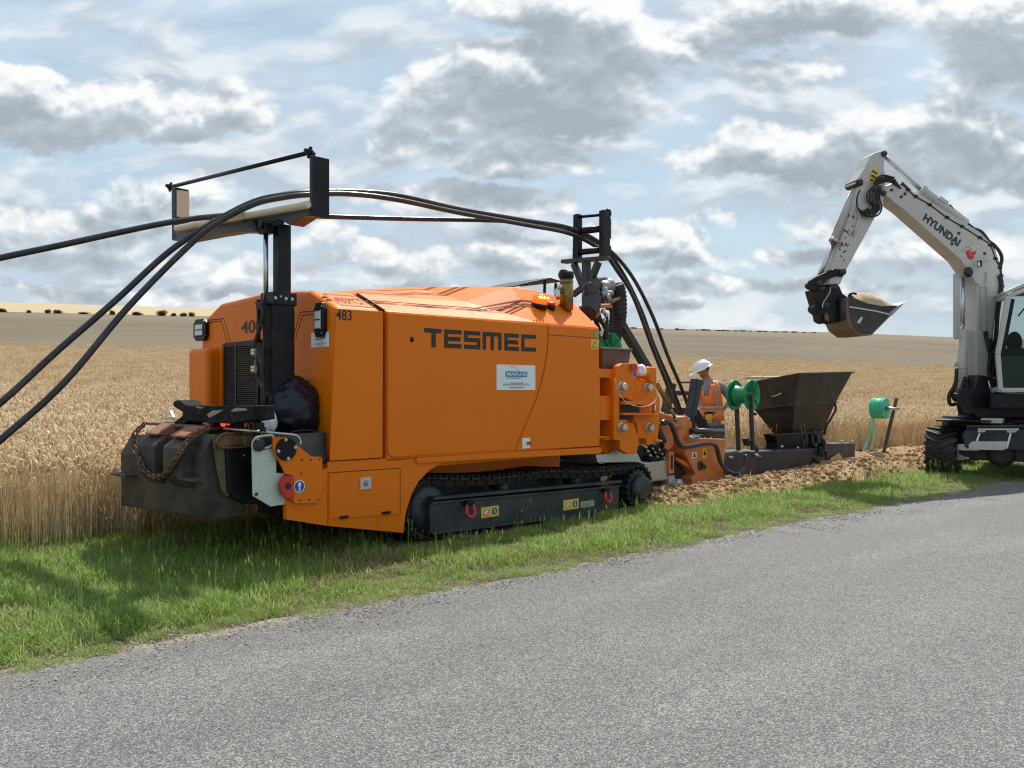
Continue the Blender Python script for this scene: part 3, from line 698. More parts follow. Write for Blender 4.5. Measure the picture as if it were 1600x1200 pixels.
# stickers
def maker_plate(u0, u1, z0, z1, v, parent, mk='S'):
    # a white company plate with a blue name bar; mk 'E' = on the end face (reads towards -y)
    if mk == 'S': f = lambda a, b, d: Vector((u0+(u1-u0)*a, v-d, z0+(z1-z0)*b)); xd = X_
    else: f = lambda a, b, d: Vector((v-d, u0+(u1-u0)*a, z0+(z1-z0)*b)); xd = -Y_
    def q(a0, b0, a1, b1, d, nm, mat, par):
        return MB().prism([f(a0, b0, d-.002), f(a1, b0, d-.002), f(a1, b1, d-.002), f(a0, b1, d-.002)], f(0, 0, .002)-f(0, 0, 0)).build(nm, mat, par)
    pl = q(0, 0, 1, 1, .004, 'company_sticker', M['sticker'], parent)
    q(.22, .52, .78, .74, .006, 'name_bar', M['blue'], pl)
    w = abs(u1-u0); text_mesh('company_name', 'MARAIS', f(.25, .56, .0065), xd, Z_, (z1-z0)*.14, w*.5, M['sticker'], pl, .01, .0015)
    ln = MB()
    arc = [f(.30+.28*k/8, .94-.0-.20*(k/8)**3, .0062) for k in range(9)]+[f(.64, .55, .0062), f(.65, .3, .0062)]
    ln.tube(arc, .0012, 4)
    for (a, b, zz, h_) in ((.26, .62, .46, .03), (.34, .68, .26, .035), (.16, .86, .19, .03), (.32, .7, .08, .03), (.15, .32, .27, .008), (.7, .86, .27, .008)):
        n = 1 if h_ < .01 else int((b-a)*26)
        for k in range(n):
            x0 = a+(b-a)*k/n; ln.prism([f(x0, zz, .005), f(x0+(b-a)/n*.72, zz, .005), f(x0+(b-a)/n*.72, zz+h_*random.uniform(.7, 1), .005), f(x0, zz+h_, .005)], f(0, 0, .002)-f(0, 0, 0))
    ln.build('fine_print', M['ink'], pl)
    return pl
a = S(775.5, 609.5, -.014); b = S(836, 571, -.014); maker_plate(a.x, b.x, a.z, b.z, -.014, door)
text_mesh('number', '483', S(525, 499.5, -.0145), X_, Z_, S(525, 483, 0).z-S(525, 499.5, 0).z, S(549.5, 490, 0).x-S(525, 490, 0).x, M['ink'], tr, .012)
def onch(u, t_, d=.003):   # point of the sloping upper side, t_ from its lower to its upper edge
    z1 = zc(u); n = Vector((0, -(z1-ZS), .42)).normalized(); return Vector((u, .42*t_, ZS+(z1-ZS)*t_))+n*d
us = [-.40, -.1, .3, .6, .926, 1.1, 1.3, 1.606, 1.8, 1.95]
for (t0, t1, e) in ((.44, .475, 1.9), (.50, .535, 1.95), (.585, .64, 2.02)):
    mb = MB(); uu = [u for u in us if u < e]+[e]
    for p, q in zip(uu, uu[1:]): mb.add([onch(p, t0), onch(q, t0), onch(q, t1), onch(p, t1)], [(0, 1, 2, 3)])
    mb.build('hood_stripe', M['stripe'], hood)
nrm = (onch(-.6, 1)-onch(-.6, 0)).normalized()
text_mesh('model_writing', '400MCT', onch(-.83, .30, .0045), X_, nrm, .155, .30, M['stripe'], tr, -.004)
mb = MB()
for (u0, t0, u1, t1) in ((-.86, .12, -.50, .15), (-.86, .80, -.50, .83), (-.865, .12, -.858, .83), (-.502, .12, -.495, .83), (-.93, .40, -.875, .48), (-.93, .56, -.875, .64), (-.485, .3, -.462, .38), (-.485, .5, -.462, .58)):
    mb.add([onch(u0, t0, .005), onch(u1, t0, .005), onch(u1, t1, .005), onch(u0, t1, .005)], [(0, 1, 2, 3)])
mb.build('model_frame', M['stripe'], tr)
# small plates on the rear panel
for (a, b, mt, nm) in (((923, 545.5), (935, 530.5), 'yellow', 'warning_sticker'), ((929, 527), (933.5, 517), 'teal', 'green_sticker'), ((816, 701), (828, 684), 'sticker', 'switch_plate')):
    p = S(*a, -.015); q = S(*b, -.015); o = inset(nm, p.x, q.x, p.z, q.z, -.0145, M[mt], rp)
    if mt == 'yellow':
        c = (p+q)/2; MB().prism([(p.x+.02, -.019, p.z+.02), (q.x-.02, -.019, p.z+.02), (c.x, -.019, q.z-.02)], (0, -.001, 0)).build('triangle', M['ink'], o)
        MB().prism([(p.x+.031, -.0205, p.z+.026), (q.x-.031, -.0205, p.z+.026), (c.x, -.0205, q.z-.034)], (0, -.001, 0)).build('triangle_fill', M['yellow'], o)
    if nm == 'switch_plate':
        c = (p+q)/2; MB().lathe((c.x+.02, -.018, c.z), (0, -1, 0), [(0, .012), (.02, .014), (.035, .022), (.045, .018)], 16).build('red_knob', M['red'], o)
# ---- lower lip, skirt and chassis
mb = MB()
A_ = [S(x, y, 0) for x, y in [(596, 716.5), (937, 698.5), (937, 708), (760, 717.5), (729, 720.5), (690, 724), (671, 735), (654, 753), (643, 772), (634, 802), (630.5, 833), (513, 822), (512, 721.5)]]
sk = mb.prism(A_, (0, .02, 0)).build('skirt', M['orange'], tr, .004)
lip = [S(x, y, 0) for x, y in [(648, 715.5), (937, 698.8), (937, 708.5), (735, 719), (650, 724)]]
MB().prism(lip, (0, -.022, 0)).build('skirt_lip', M['orange'], sk, .005)
for d_ in ([(514, 740), (624, 732.5), (624, 803), (514, 811)],): 
    cd_ = MB().prism([S(x, y, -.002) for x, y in d_], (0, -.009, 0)).build('compartment_door', M['orange'], sk, .003)
g_ = MB()
for a, b in (((513, 738.8), (625, 731.3)), ((625.2, 731.5), (625.2, 803.8))): g_.beam(S(*a, -.003), S(*b, -.003), .004, .005)
g_.build('door_gap', M['ink'], sk)
p, q = S(562, 765, -.011), S(579, 745, -.011)
la = inset('latch', p.x, q.x, p.z, q.z, -.011, M['zinc'], cd_, .012); c = (p+q)/2
MB().lathe((c.x, -.023, c.z), (0, -1, 0), [(0, .028), (.004, .026), (.004, .018)], 18).build('latch_cup', M['steel'], la)
for hx, hy in ((536.5, 808), (602.5, 801)):
    p = S(hx-6, hy+2.5, -.01); q = S(hx+6, hy-3, -.01); MB().bx((p.x, -.012, p.z), (q.x, -.035, q.z)).build('hinge', M['black'], cd_, .004)
MB().prism([S(447, 790, 0)+Vector((0, 0, .12)), S(512, 786, 0)+Vector((0, 0, .3)), S(512, 822, 0), S(448, 812, 0)], (0, .06, 0)).build('front_skirt', M['orange'], tr, .004)
mb = MB(); mb.bx((-1.38, .08, .53), (-.9, W-.08, .84)); mb.bx((-.9, .08, .45), (-.3, W-.08, .84)); mb.bx((-.3, .52, .45), (2.55, W-.52, .84)); mb.bx((-.3, .05, .74), (2.6, W-.05, .84)); mb.bx((-1.5, .3, .53), (-1.3, 2.1, .80)); mb.build('chassis', M['orange'], tr, .01)
MB().bx((-.6, .5, .18), (3.3, 2.0, .55)).build('belly_plate', M['charcoal'], tr, .02)
# far side skirt
MB().bx((-.97, W-.03, .45), (.1, W, .86)).build('skirt', M['orange'], tr, .004)
# ---- end face: radiator, lamps, box, writing
def e2(x, y, d=0.): return E(x, y, UE-d)
def eface(pts, name, mat, d0, d1, parent=tr, bev=.004):
    P_ = [e2(x, y, d0) for x, y in pts]; return MB().prism(P_, (-(d1-d0), 0, 0)).build(name, mat, parent, bev)
rad = eface([(352, 536.5), (410, 530), (410, 640), (351, 642)], 'radiator_frame', M['black'], .0, .02)
a, b = e2(353, 540, .02), e2(412, 636, .02); mb = MB(); nz = 30
for k in range(nz):
    z = b.z+(a.z-b.z)*(k+.5)/nz; mb.box((UE-.030, (a.y+b.y)/2, z), (.022, abs(a.y-b.y), .010), Matrix.Rotation(radians(-25), 3, 'Y'))
for k in (0, .33, 1.): mb.box((UE-.036, a.y+(b.y-a.y)*k, (a.z+b.z)/2), (.02, .018, a.z-b.z))
mb.build('radiator_grille', M['charcoal'], rad)
bx_ = MB(); a = e2(306, 553, .16); bx_.bx((UE-.16, 2.02, .9), (UE+.01, W-.04, 1.90)); bo = bx_.build('side_intake', M['orange'], tr, .05, 4)
eface([(336, 541), (351.5, 538), (350, 640), (334, 640)], 'end_door', M['orange'], .0, .03)
def lamp(cx, cy, w, h, parent):
    pts = [(-.5, -.32), (-.3, -.5), (.3, -.5), (.5, -.32), (.5, .32), (.3, .5), (-.3, .5), (-.5, .32)]
    P_ = [Vector((UE-.0, cy_, cz_)) for cy_, cz_ in [(cx+p[0]*w, cy+p[1]*h) for p in pts]]
    o = MB().prism(P_, (-.045, 0, 0)).build('work_lamp', M['black'], parent, .008)
    MB().bx((UE-.046, cx-w*.30, cy-h*.28), (UE-.055, cx+w*.30, cy+h*.28)).build('lens', M['lens'], o, .006)
    mb = MB()
    for k in (-.27, 0, .27): mb.bx((UE-.056, cx-w*.30, cy+h*k-.005), (UE-.060, cx+w*.30, cy+h*k+.005))
    mb.build('lamp_louvre', M['black'], o)
    mb = MB()
    for sx in (-.36, .36):
        for sy in (-.38, .38): mb.lathe((UE-.045, cx+sx*w, cy+sy*h), (-1, 0, 0), [(0, .008), (.004, .006)], 8)
    mb.build('lamp_screw', M['zinc'], o)
a, b = e2(308, 500), e2(327, 532); lamp((a.y+b.y)/2, (a.z+b.z)/2, abs(a.y-b.y), abs(a.z-b.z), tr)
a, b = e2(495, 482), e2(517, 518); lamp((a.y+b.y)/2+.02, (a.z+b.z)/2, .15, .30, tr)
a = e2(377, 521.5, .004); text_mesh('model_writing', '400MCT', (UE-.003, a.y, a.z), -Y_, Z_, e2(377, 502).z-a.z, .98, M['ink'], tr, .006)
mb = MB()
for (pl_) in ([(326, 499.5), (350, 497), (360, 535), (408, 530)], [(326, 503), (346, 501), (356, 538)], [(460, 520), (469, 487), (495, 485.5)], [(462, 528), (472.5, 492), (495, 490)]):
    for a, b in zip(pl_, pl_[1:]): mb.beam(e2(*a, .002), e2(*b, .002), .002, .009, up=(-1, 0, 0)) if False else mb.prism([e2(a[0], a[1], 0), e2(b[0], b[1], 0), e2(b[0], b[1]+1.5, 0), e2(a[0], a[1]+1.5, 0)], (-.003, 0, 0))
mb.build('end_stripe', M['stripe'], tr)
a, b = e2(487, 543, .0), e2(520, 519.5, .0); maker_plate(a.y, max(b.y, .07), a.z, b.z+.01, UE-.001, tr, 'E')
MB().bx((UE-.004, 2.05, 1.0), (UE-.008, 2.06, 1.8)).build('end_gap', M['ink'], tr)
# ---- beacons, exhaust, rain cap, roof hatch
def beacon(px_, py_, r, name, mat, h):
    u = S(px_, py_, .2).x; b0 = onch(u, .5, 0); n = Vector((0, -(zc(u)-ZS), .42)).normalized(); n = Vector((.0, -.25, .97)).normalized()
    o = MB().lathe(b0-n*.02, n, [(0, r*.98), (.045, r*.98), (.05, r*.9)], 28).build(name, M['black'], tr)
    l = MB().lathe(b0+n*.03, n, [(0, r*.9), (h*.75, r*.86), (h*.95, r*.7), (h, .001)], 28).build('lens', mat, o)
    return o, b0, n
o_, b0, n_ = beacon(843, 478, .098, 'amber_beacon', M['amber'], .105)
mb = MB(); 
for k in range(4): mb.ball(b0+n_*.09+Vector((-.088*cos(.5-k*.38)*.7-.01+.045*k-.045, -.088, -.004)), .012, 8, 6)
mb.build('bulb', M['bulb'], o_)
beacon(860.5, 496, .062, 'red_beacon', M['red'], .035)
bc = S(860.5, 492, .2)
ex = S(885, 489, .25); ex.z = zc(ex.x)-.08
mb = MB(); mb.cyl(ex-Z_*.10, ex+Z_*.26, .078, 24); exh = mb.build('exhaust_stack', M['gold'], tr)
MB().lathe(ex+Z_*.22, Z_, [(0, .084), (.012, .084), (.012, .08), (.03, .08)], 24).build('clamp', M['steel'], exh)
MB().lathe(ex+Z_*.27, Z_, [(0, .086), (.07, .086), (.075, .07)], 24).build('stack_collar', M['black'], exh)
mb = MB(); mb.tube([ex+Vector((-.08, 0, .12)), ex+Vector((-.17, 0, .1)), ex+Vector((-.2, -.05, .02))], [.03, .04, .028], 10); mb.ball(ex+Vector((-.15, -.03, .16)), .03); mb.build('stack_valve', M['chrome'], exh)
c = S(881, 430, .9); mb = MB(); mb.lathe(c, Vector((-.6, -.8, .1)), [(0, .075), (.012, .077), (.02, .07)], 28); mb.beam(c+Vector((.01, .01, -.05)), c+Vector((.0, .05, -.30)), .05, .05); mb.build('rain_cap', M['black'], tr)
P_ = [S(797, 449, 1.1), S(859, 435.5, 1.1), S(874, 439.5, 1.1), S(862, 444, .7), S(825, 452, .7)]
mb = MB(); a, b, c_ = S(800, 449, 1.0), S(859, 436, 1.0), S(876, 441, 1.0)
mb.prism([a, b, b+Vector((0, .7, 0)), a+Vector((0, .7, 0))], (0, 0, .02)); mb.prism([b, c_, c_+Vector((0, .7, 0)), b+Vector((0, .7, 0))], (0, 0, .02))
for p in (a, b, c_): mb.beam(p+Vector((.02, .1, 0)), Vector((p.x, p.y+.1, 2.5)), .03, .03)
mb.build('roof_hatch', M['charcoal'], tr, .005)
# ---- tracks
def track(v0, v1, outer):
    c1 = Vector((.20, 0, .335)); r1 = .285; c2 = Vector((3.56, 0, .245)); r2 = .275
    d = (c2-c1); L = d.length; dx = d.normalized(); up = Vector((-dx.z, 0, dx.x))
    pts = []
    N = 26
    for i in range(N): # top run with sag
        t_ = i/N; p = c1+up*r1+(c2+up*r2-c1-up*r1)*t_; p.z -= .035*sin(pi*((t_*2.0) % 1))*1.0; pts.append(p)
    for i in range(9): a = pi*i/9; pts.append(c2+up*r2*cos(a)+dx*r2*sin(a))
    for i in range(N): t_ = i/N; pts.append(c2-up*r2+(c1-up*r1-c2+up*r2)*t_)
    for i in range(9): a = pi*i/9; pts.append(c1-up*r1*cos(a)-dx*r1*sin(a))
    # resample
    pts.append(pts[0]); ls = [0]
    for a, b in zip(pts, pts[1:]): ls.append(ls[-1]+(b-a).length)
    n = 58; out = []
    for k in range(n):
        s = ls[-1]*k/n; i = max(j for j in range(len(ls)-1) if ls[j] <= s); t_ = (s-ls[i])/(ls[i+1]-ls[i]); out.append((pts[i].lerp(pts[i+1], t_), (pts[i+1]-pts[i]).normalized()))
    sh = MB(); lk_ = MB(); pitch = ls[-1]/n
    vm = (v0+v1)/2
    for p, tn in out:
        nn = Vector((-tn.z, 0, tn.x)); R = Matrix((tn, Y_, nn)).transposed()
        sh.box(Vector((p.x, vm, p.z)), (pitch*.84, v1-v0, .022), R)
        for q in (-.36, .36): sh.box(Vector((p.x, vm, p.z))+tn*pitch*q*.8+nn*.022, (.018, v1-v0, .034), R)
        for vv_ in (v0+.09, v1-.09): 
            lk_.box(Vector((p.x, vv_, p.z))-nn*.045, (pitch*.92, .035, .062), R)
            lk_.cyl(Vector((p.x, vv_-.03, p.z))-nn*.045+tn*pitch*.5, Vector((p.x, vv_+.03, p.z))-nn*.045+tn*pitch*.5, .022, 8)
    t_ = sh.build('crawler_track', M['rubber'], tr, .006, 1); lk_.build('track_chain', M['black'], t_)
    mb = MB(); mb.lathe((c1.x, v0+.04, c1.z), Y_, [(0, .10), (0, .20), (.06, .225), (.26, .225), (.32, .2), (.32, .1)], 28); mb.build('idler_wheel', M['charcoal'], tr)
    mb = MB()
    nt = 17; prof = []
    for k in range(nt*4):
        a = 2*pi*k/(nt*4); r = .235 if k % 4 in (0, 1) else .20; prof.append(Vector((c2.x+r*cos(a), v0+.02, c2.z+r*sin(a))))
    mb.prism(prof, (0, .3, 0)); o = mb.build('drive_sprocket', M['charcoal'], tr, .004)
    f = -1 if outer else 1; vf = v0-.02 if outer else v1+.02
    mb = MB(); mb.lathe((c2.x, vf+.05*(-f), c2.z), (0, f, 0), [(0, .17), (.06, .165), (.10, .15), (.11, .10), (.11, .05)], 28)
    for k in range(10): hexbolt(mb, (c2.x+.135*cos(k*.628), vf+.012*f, c2.z+.135*sin(k*.628)), (0, f, 0), .009, .02)
    mb.build('final_drive', M['charcoal'], tr)
    mb = MB()
    for k in range(5): u = .75+k*.55; z = .33-.0268*(u-.2)-.23; mb.lathe((u, v0+.08, z+.05), Y_, [(0, .07), (.02, .1), (.22, .1), (.24, .07)], 16)
    for u in (1.3, 2.5): mb.lathe((u, v0+.1, .47-.0268*u), Y_, [(0, .045), (.2, .045)], 14)
    mb.build('track_roller', M['charcoal'], tr)
track(.10, .47, True); track(W-.50, W-.12, False)
fr = MB(); P_ = [S(x, y, .06) for x, y in [(672.5, 784.5), (967.5, 758.5), (967.5, 799), (672.5, 835)]]
fr.prism(P_, (0, .34, 0)); tf = fr.build('track_frame', M['charcoal'], tr, .01)
mb = MB(); mb.beam(P_[0]+Vector((0, -.012, -.008)), P_[1]+Vector((0, -.012, -.008)), .028, .018); mb.beam(P_[3]+Vector((0, -.012, .008)), P_[2]+Vector((0, -.012, .008)), .028, .018)
mb.beam(S(673, 780, .1)+Vector((0, .0, .01)), S(967, 752, .1), .10, .03); mb.build('frame_flange', M['charcoal'], tf, .003)
mb = MB(); mb.bx((.0, W-.4, .1), (3.3, W-.08, .4)); mb.build('track_frame', M['charcoal'], tr, .01)
for (sx, sy) in ((731, 793), (946, 772)):
    c = S(sx, sy, .04); s_ = .85 if sx > 900 else 1
    cl = MB(); cl.bx(c+Vector((-.045*1, -.04, .02)), c+Vector((.045, .02, .075))); cl.cyl(c+Vector((-.06, -.02, .03)), c+Vector((.06, -.02, .03)), .016, 12); cl = cl.build('shackle_bracket', M['black'], tf, .008)
    mb = MB(); pth = [c+Vector((-.04, -.03, .03))]+[c+Vector((-.055*cos(a), -.04-.01*sin(a), -.035-.055*sin(a))) for a in [k*pi/10 for k in range(11)]]+[c+Vector((.04, -.03, .03))]
    mb.tube(pth, .0165, 10); mb.build('shackle', M['red'], cl)
for (x0, x1, y0, y1) in ((751.5, 779, 790, 809), (880, 904, 779, 797)):
    a = S(x0, y1, .058); b = S(x1, y0, .058); tl = (S(x1, y1, .058).z-a.z)
    o = inset('warning_sticker', a.x, b.x, a.z-.006, b.z+.004, .058, M['yellow'], tf, .003); w = b.x-a.x; h_ = b.z-a.z; zc_ = (a.z+b.z)/2
    c1_ = (a.x+w*.27, .0535, zc_); c2_ = (a.x+w*.75, .0535, zc_); r = h_*.36
    MB().prism(disc_pts(c1_, X_, Z_, r), (0, -.002, 0)).build('white_disc', M['sticker'], o); MB().prism(disc_pts(c2_, X_, Z_, r), (0, -.002, 0)).build('blue_disc', M['deepblue'], o)
    mb = MB(); mb.torus((c1_[0], .051, c1_[2]), Y_, r*.9, r*.09, 24, 6); mb.beam((c1_[0]-r*.62, .051, c1_[2]+r*.62), (c1_[0]+r*.62, .051, c1_[2]-r*.62), .003, r*.16); mb.build('prohibition_mark', M['red'], o)
    mb = MB(); mb.ball((c2_[0], .051, c2_[2]+r*.35), (r*.28, .003, r*.28), 10, 6); mb.bx((c2_[0]-r*.12, .052, c2_[2]-r*.7), (c2_[0]+r*.12, .050, c2_[2]+r*.1)); mb.bx((c2_[0]-r*.3, .052, c2_[2]-r*.35), (c2_[0]+r*.3, .050, c2_[2]-r*.05)); mb.build('pictogram', M['sticker'], o)
a = S(907, 794, .058); b = S(928, 781, .058); o = inset('data_plate', a.x, b.x, a.z, b.z, .058, M['zinc'], tf, .003)
mb = MB(); w = b.x-a.x
for k in range(5): mb.bx((a.x+w*.08, .0545, a.z+(b.z-a.z)*(.15+.16*k)), (a.x+w*(.9-.2*(k % 2)), .054, a.z+(b.z-a.z)*(.19+.16*k)))
mb.build('plate_lines', M['ink'], o)
mb = MB()
for x, y in ((815, 798), (828, 782)): c = S(x, y, .06); mb.lathe(c, -Y_, [(0, .009), (.006, .008)], 10)
mb.build('grease_nipple', M['zinc'], tf)
# ================================================================ trencher: front end
def ZA(x, y): return (330+x/6, 630+y/6)
def ZB(x, y): return (180+x*.175, 610+y*.175)
def ZC(x, y): return (920+x*.15, 540+y*.15)
def ZD(x, y): return (1000+x*.175, 570+y*.175)
def Z1(x, y): return (180+x*.2167, 220+y*.2167)
def Z2(x, y): return (180+x*.2167, 440+y*.2167)
def Z6(x, y): return (780+x*.175, 310+y*.175)
def Z7(x, y): return (900+x*.2334, 500+y*.2334)
def Z8(x, y): return (1060+x*.225, 530+y*.225)
def sp(pts, cv, v): return [S(*cv(x, y), v) for x, y in pts]
def ep(pts, cv, u): return [E(*cv(x, y), u) for x, y in pts]
UB = -2.02
prof = [(317, 808), (353, 810), (383, 803), (384, 679), (334, 678), (316, 713)]
mb = MB(); mb.prism([S(x, y, .3) for x, y in prof], (0, 1.66, -.07)); bal = mb.build('ballast_block', M['ballast'], tr, .008)
for (a, b) in ((192, 243), (257, 283)) if False else ((214, 241), (254, 284)):
    va, vb = E(a, 700, -2.1).y, E(b, 700, -2.1).y; zt_ = E(227, 695, -2.1).z; z0_ = E(227, 738, -2.1).z; z1_ = E(227, 678, -1.98).z
    mb = MB(); mb.prism([(-2.10, va, z0_), (-2.10, va, zt_), (-2.0, va, z1_), (-1.6, va, z1_+.012), (-1.6, va, z0_), (-2.0, va, z0_-.10)], (0, vb-va, 0)); mb.build('hook_block', M['ballast'], bal, .012)
    MB().prism([(-2.04, va-.02, z1_+.004), (-2.04, va-.02, z1_+.02), (-1.90, va-.02, z1_+.095), (-1.55, va-.02, z1_+.095), (-1.55, va-.02, z1_+.004)], (0, vb-va+.10, 0)).build('rusty_pad', M['rust_sun_tone'], bal, .004)
va, vb = E(222, 662, -1.9).y, E(322, 662, -1.9).y; z = E(240, 663, -1.9).z
MB().bx((-1.90, va, z-.01), (-1.5, vb, z+.015)).build('top_plate', M['rust'], bal, .004)
for (a, b, y) in ((183, 206, 739), (288, 313, 746)):
    va, vb = E(a, y, -2.06).y, E(b, y, -2.06).y; z = E(a, y, -2.06).z; MB().bx((-2.12, va, z-.012), (-2.02, vb, z+.008)).build('lifting_tab', M['ballast'], bal, .002)
MB().prism(sp([(10, 290), (60, 300), (150, 262), (165, 500), (160, 700), (162, 830), (150, 872), (110, 858), (80, 790), (50, 640), (30, 520), (15, 400)], ZA, .28), (0, -.03, 0)).build('worn_edge_plate', M['mustard'], tr, .004)
bb = MB().prism(sp([(135, 300), (170, 275), (385, 268), (392, 870), (540, 962), (320, 945), (200, 880), (160, 830)], ZA, .22), (0, 1.3, 0)).build('hitch_box', M['black'], tr, .012)
mb = MB(); c = S(*ZA(245, 345), .2); mb.tube([c+Vector((.11*cos(a)*(1)+(.07 if cos(a) > 0 else -.07), -.01, .058*sin(a))) for a in [k*2*pi/20 for k in range(21)]], .010, 8); mb.build('slot_rim', M['rust'], bb)
MB().bx(c+Vector((-.15, -.005, -.045)), c+Vector((.15, .02, .045))).build('slot_plate', M['rust'], bb, .01)
mb = MB()
for x, y in ((310, 325), (312, 352), (320, 385), (305, 490)): mb.ball(S(*ZA(x, y), .2), .009, 8, 6)
mb.build('weld_spot', M['zinc'], bb)
pp = MB().prism(sp([(386, 420), (440, 445), (500, 440), (575, 425), (612, 430), (612, 655), (702, 655), (650, 760), (690, 890), (775, 935), (560, 970), (395, 872)], ZA, .02), (0, .02, 0)).build('pale_side_plate', M['palegreen'], tr, .004)
mb = MB(); mb.tube(smooth_path(sp([(390, 430), (390, 375), (412, 332), (460, 312), (560, 300), (585, 325), (590, 372), (560, 402), (500, 425)], ZA, .02), 4), .011, 8); mb.build('plate_rim', M['palegreen'], pp)
c = S(*ZA(445, 392), .01); mb = MB(); mb.lathe(c, -Y_, [(-.02, .052), (.012, .052), (.018, .044), (.018, .02), (.03, .018)], 24); mb.build('pivot_washer', M['charcoal'], pp)
c = S(*ZA(424, 853), .015); MB().lathe(c, -Y_, [(0, .014), (.004, .013)], 14).build('plate_hole', M['ink'], pp)
MB().bx(S(*ZA(610, 560), .08), S(*ZA(700, 660), .08)+Vector((0, .1, 0))).build('pivot_recess', M['ink'], pp)
hk = MB().prism(sp([(585, 330), (640, 316), (700, 318), (760, 350), (800, 385), (940, 500), (1030, 503), (1043, 520), (1048, 850), (1028, 875), (1020, 925), (1005, 935), (790, 943), (772, 930), (772, 680), (700, 665), (655, 570), (600, 480), (580, 400)], ZA, -.03), (0, .028, 0)).build('hitch_plate', M['orange'], tr, .004)
c = S(*ZA(700, 430), -.032); mb = MB(); mb.lathe(c, -Y_, [(0, .093), (.012, .093), (.016, .088)], 32); dd = mb.build('pivot_cap', M['black'], hk)
mb = MB()
for k in range(4): hexbolt(mb, c+Vector((.078*cos(k*pi/2+.15), -.016, .078*sin(k*pi/2+.15))), -Y_, .012, .014)
mb.build('cap_bolt', M['zinc'], dd)
mb = MB()
for x, y in ((852, 530), (935, 530), (1017, 527), (846, 657), (835, 910), (921, 907), (1003, 905)): mb.lathe(S(*ZA(x, y), -.0305), -Y_, [(0, .009), (.003, .008)], 10)
mb.build('bolt_hole', M['ink'], hk)
lug = MB().prism(sp([(772, 680), (710, 680), (672, 705), (650, 750), (650, 800), (668, 850), (700, 885), (772, 922)], ZA, -.05), (0, .04, 0)).build('towing_lug', M['red'], tr, .006)
MB().lathe(S(*ZA(722, 776), -.051), -Y_, [(0, .028), (.002, .026)], 18).build('lug_hole', M['ink'], lug)
c = S(*ZA(825, 780), -.0315); st = MB().prism(disc_pts(c, X_, Z_, .052), (0, -.002, 0)).build('round_sticker', M['sticker'], hk)
MB().prism(disc_pts(c-Y_*.003, X_, Z_, .044), (0, -.002, 0)).build('blue_disc', M['deepblue'], st)
mb = MB(); mb.ball(c+Vector((0, -.006, .014)), (.015, .003, .02), 12, 8); mb.bx(c+Vector((-.007, -.006, -.03)), c+Vector((.007, -.004, 0))); mb.ball(c+Vector((0, -.006, -.028)), (.010, .003, .008), 10, 6); mb.build('pictogram', M['sticker'], st)
mb = MB(); mb.tube(smooth_path(sp([(350, 256), (500, 268), (650, 284), (780, 298), (822, 322), (838, 362), (834, 388)], ZA, -.08), 5), .010, 8); mb.tube([S(*ZA(350, 256), -.08), S(*ZA(350, 256), -.08)+Vector((0, .4, 0))], .01, 8); mb.build('hand_rail', M['zinc'], tr)
a, b = S(*ZA(782, 285), .05), S(*ZA(1088, 548), .05); zt_, zb_ = a.z, b.z
mb = MB(); mb.bx((-1.62, .06, zb_), (b.x, .08, zt_)); mb.bx((-1.62, .08, zb_), (b.x, 1.9, zb_+.03)); mb.bx((-1.62, .08, zb_+.03), (-1.60, 1.9, zt_)); tray = mb.build('front_tray', M['charcoal'], tr, .004)
mb = MB(); c = S(*ZA(870, 262), .08); mb.tube(smooth_path([c+Vector((-.13, 0, -.04)), c+Vector((-.10, 0, .0)), c+Vector((.08, 0, .004)), c+Vector((.12, 0, -.04))], 4), .009, 8); mb.build('tray_handle', M['black'], tray)
# coupling arm lying over the front end
mb = MB(); mb.prism(ep([(512, 115), (525, 95), (550, 86), (580, 95), (625, 132), (700, 138), (1245, 134), (1250, 262), (1100, 285), (1030, 300), (880, 290), (860, 330), (830, 330), (820, 285), (640, 275), (612, 305), (570, 327), (535, 318), (522, 285), (560, 255), (598, 225), (600, 195), (560, 170), (520, 145)], ZB, -1.86), (.17, 0, 0)); arm = mb.build('coupling_arm', M['black_rough'], tr, .008)
mb = MB()
for pl_ in ([(820, 215), (870, 180), (970, 172), (920, 205), (840, 245)], [(1030, 185), (1075, 155), (1170, 158), (1180, 178), (1060, 190)], [(720, 142), (760, 148), (800, 155), (760, 163), (730, 155)]):
    mb.prism(ep(pl_, ZB, -1.861), (-.0015, 0, 0))
mb.build('bare_patch', M['steel'], arm)
mb = MB(); mb.prism(ep([(425, 240), (470, 235), (600, 245), (600, 268), (425, 268)], ZB, -1.8), (.05, 0, 0)); mb.beam(E(*ZB(495, 185), -1.8), E(*ZB(520, 245), -1.8), .02, .02); mb.build('arm_pin', M['zinc'], arm)
mb = MB()
for (x, y, r) in ((965, 300, .022), (1010, 297, .013)): mb.ball(E(*ZB(x, y), -1.82), r, 12, 8)
mb.build('tail_lamp', M['redlamp'], tr)
MB().bx(E(*ZB(1150, 285), -1.8), E(*ZB(1172, 330), -1.8)+Vector((.03, 0, 0))).build('side_marker', M['orange'], tr, .004)
rng = random.Random(4); mb = MB()
for k in range(26):
    p = E(*ZB(rng.uniform(850, 1330), rng.uniform(300, 372)), -1.75+rng.uniform(-.05, .15)); mb.box(p, (rng.uniform(.02, .08), rng.uniform(.02, .09), rng.uniform(.01, .05)), Matrix.Rotation(rng.uniform(0, 3), 3, 'Z'))
mb.build('coupling_fitting', M['black'], tr, .004)
mb = MB()
for k in range(4): 
    p = E(*ZB(880+k*95, 340), -1.8); mb.tube(smooth_path([p, p+Vector((.02, -.05, .06)), p+Vector((.05, -.14, .05)), p+Vector((.06, -.2, -.02))], 4), .009, 7)
mb.build('coupling_hose', M['rubber'], tr)
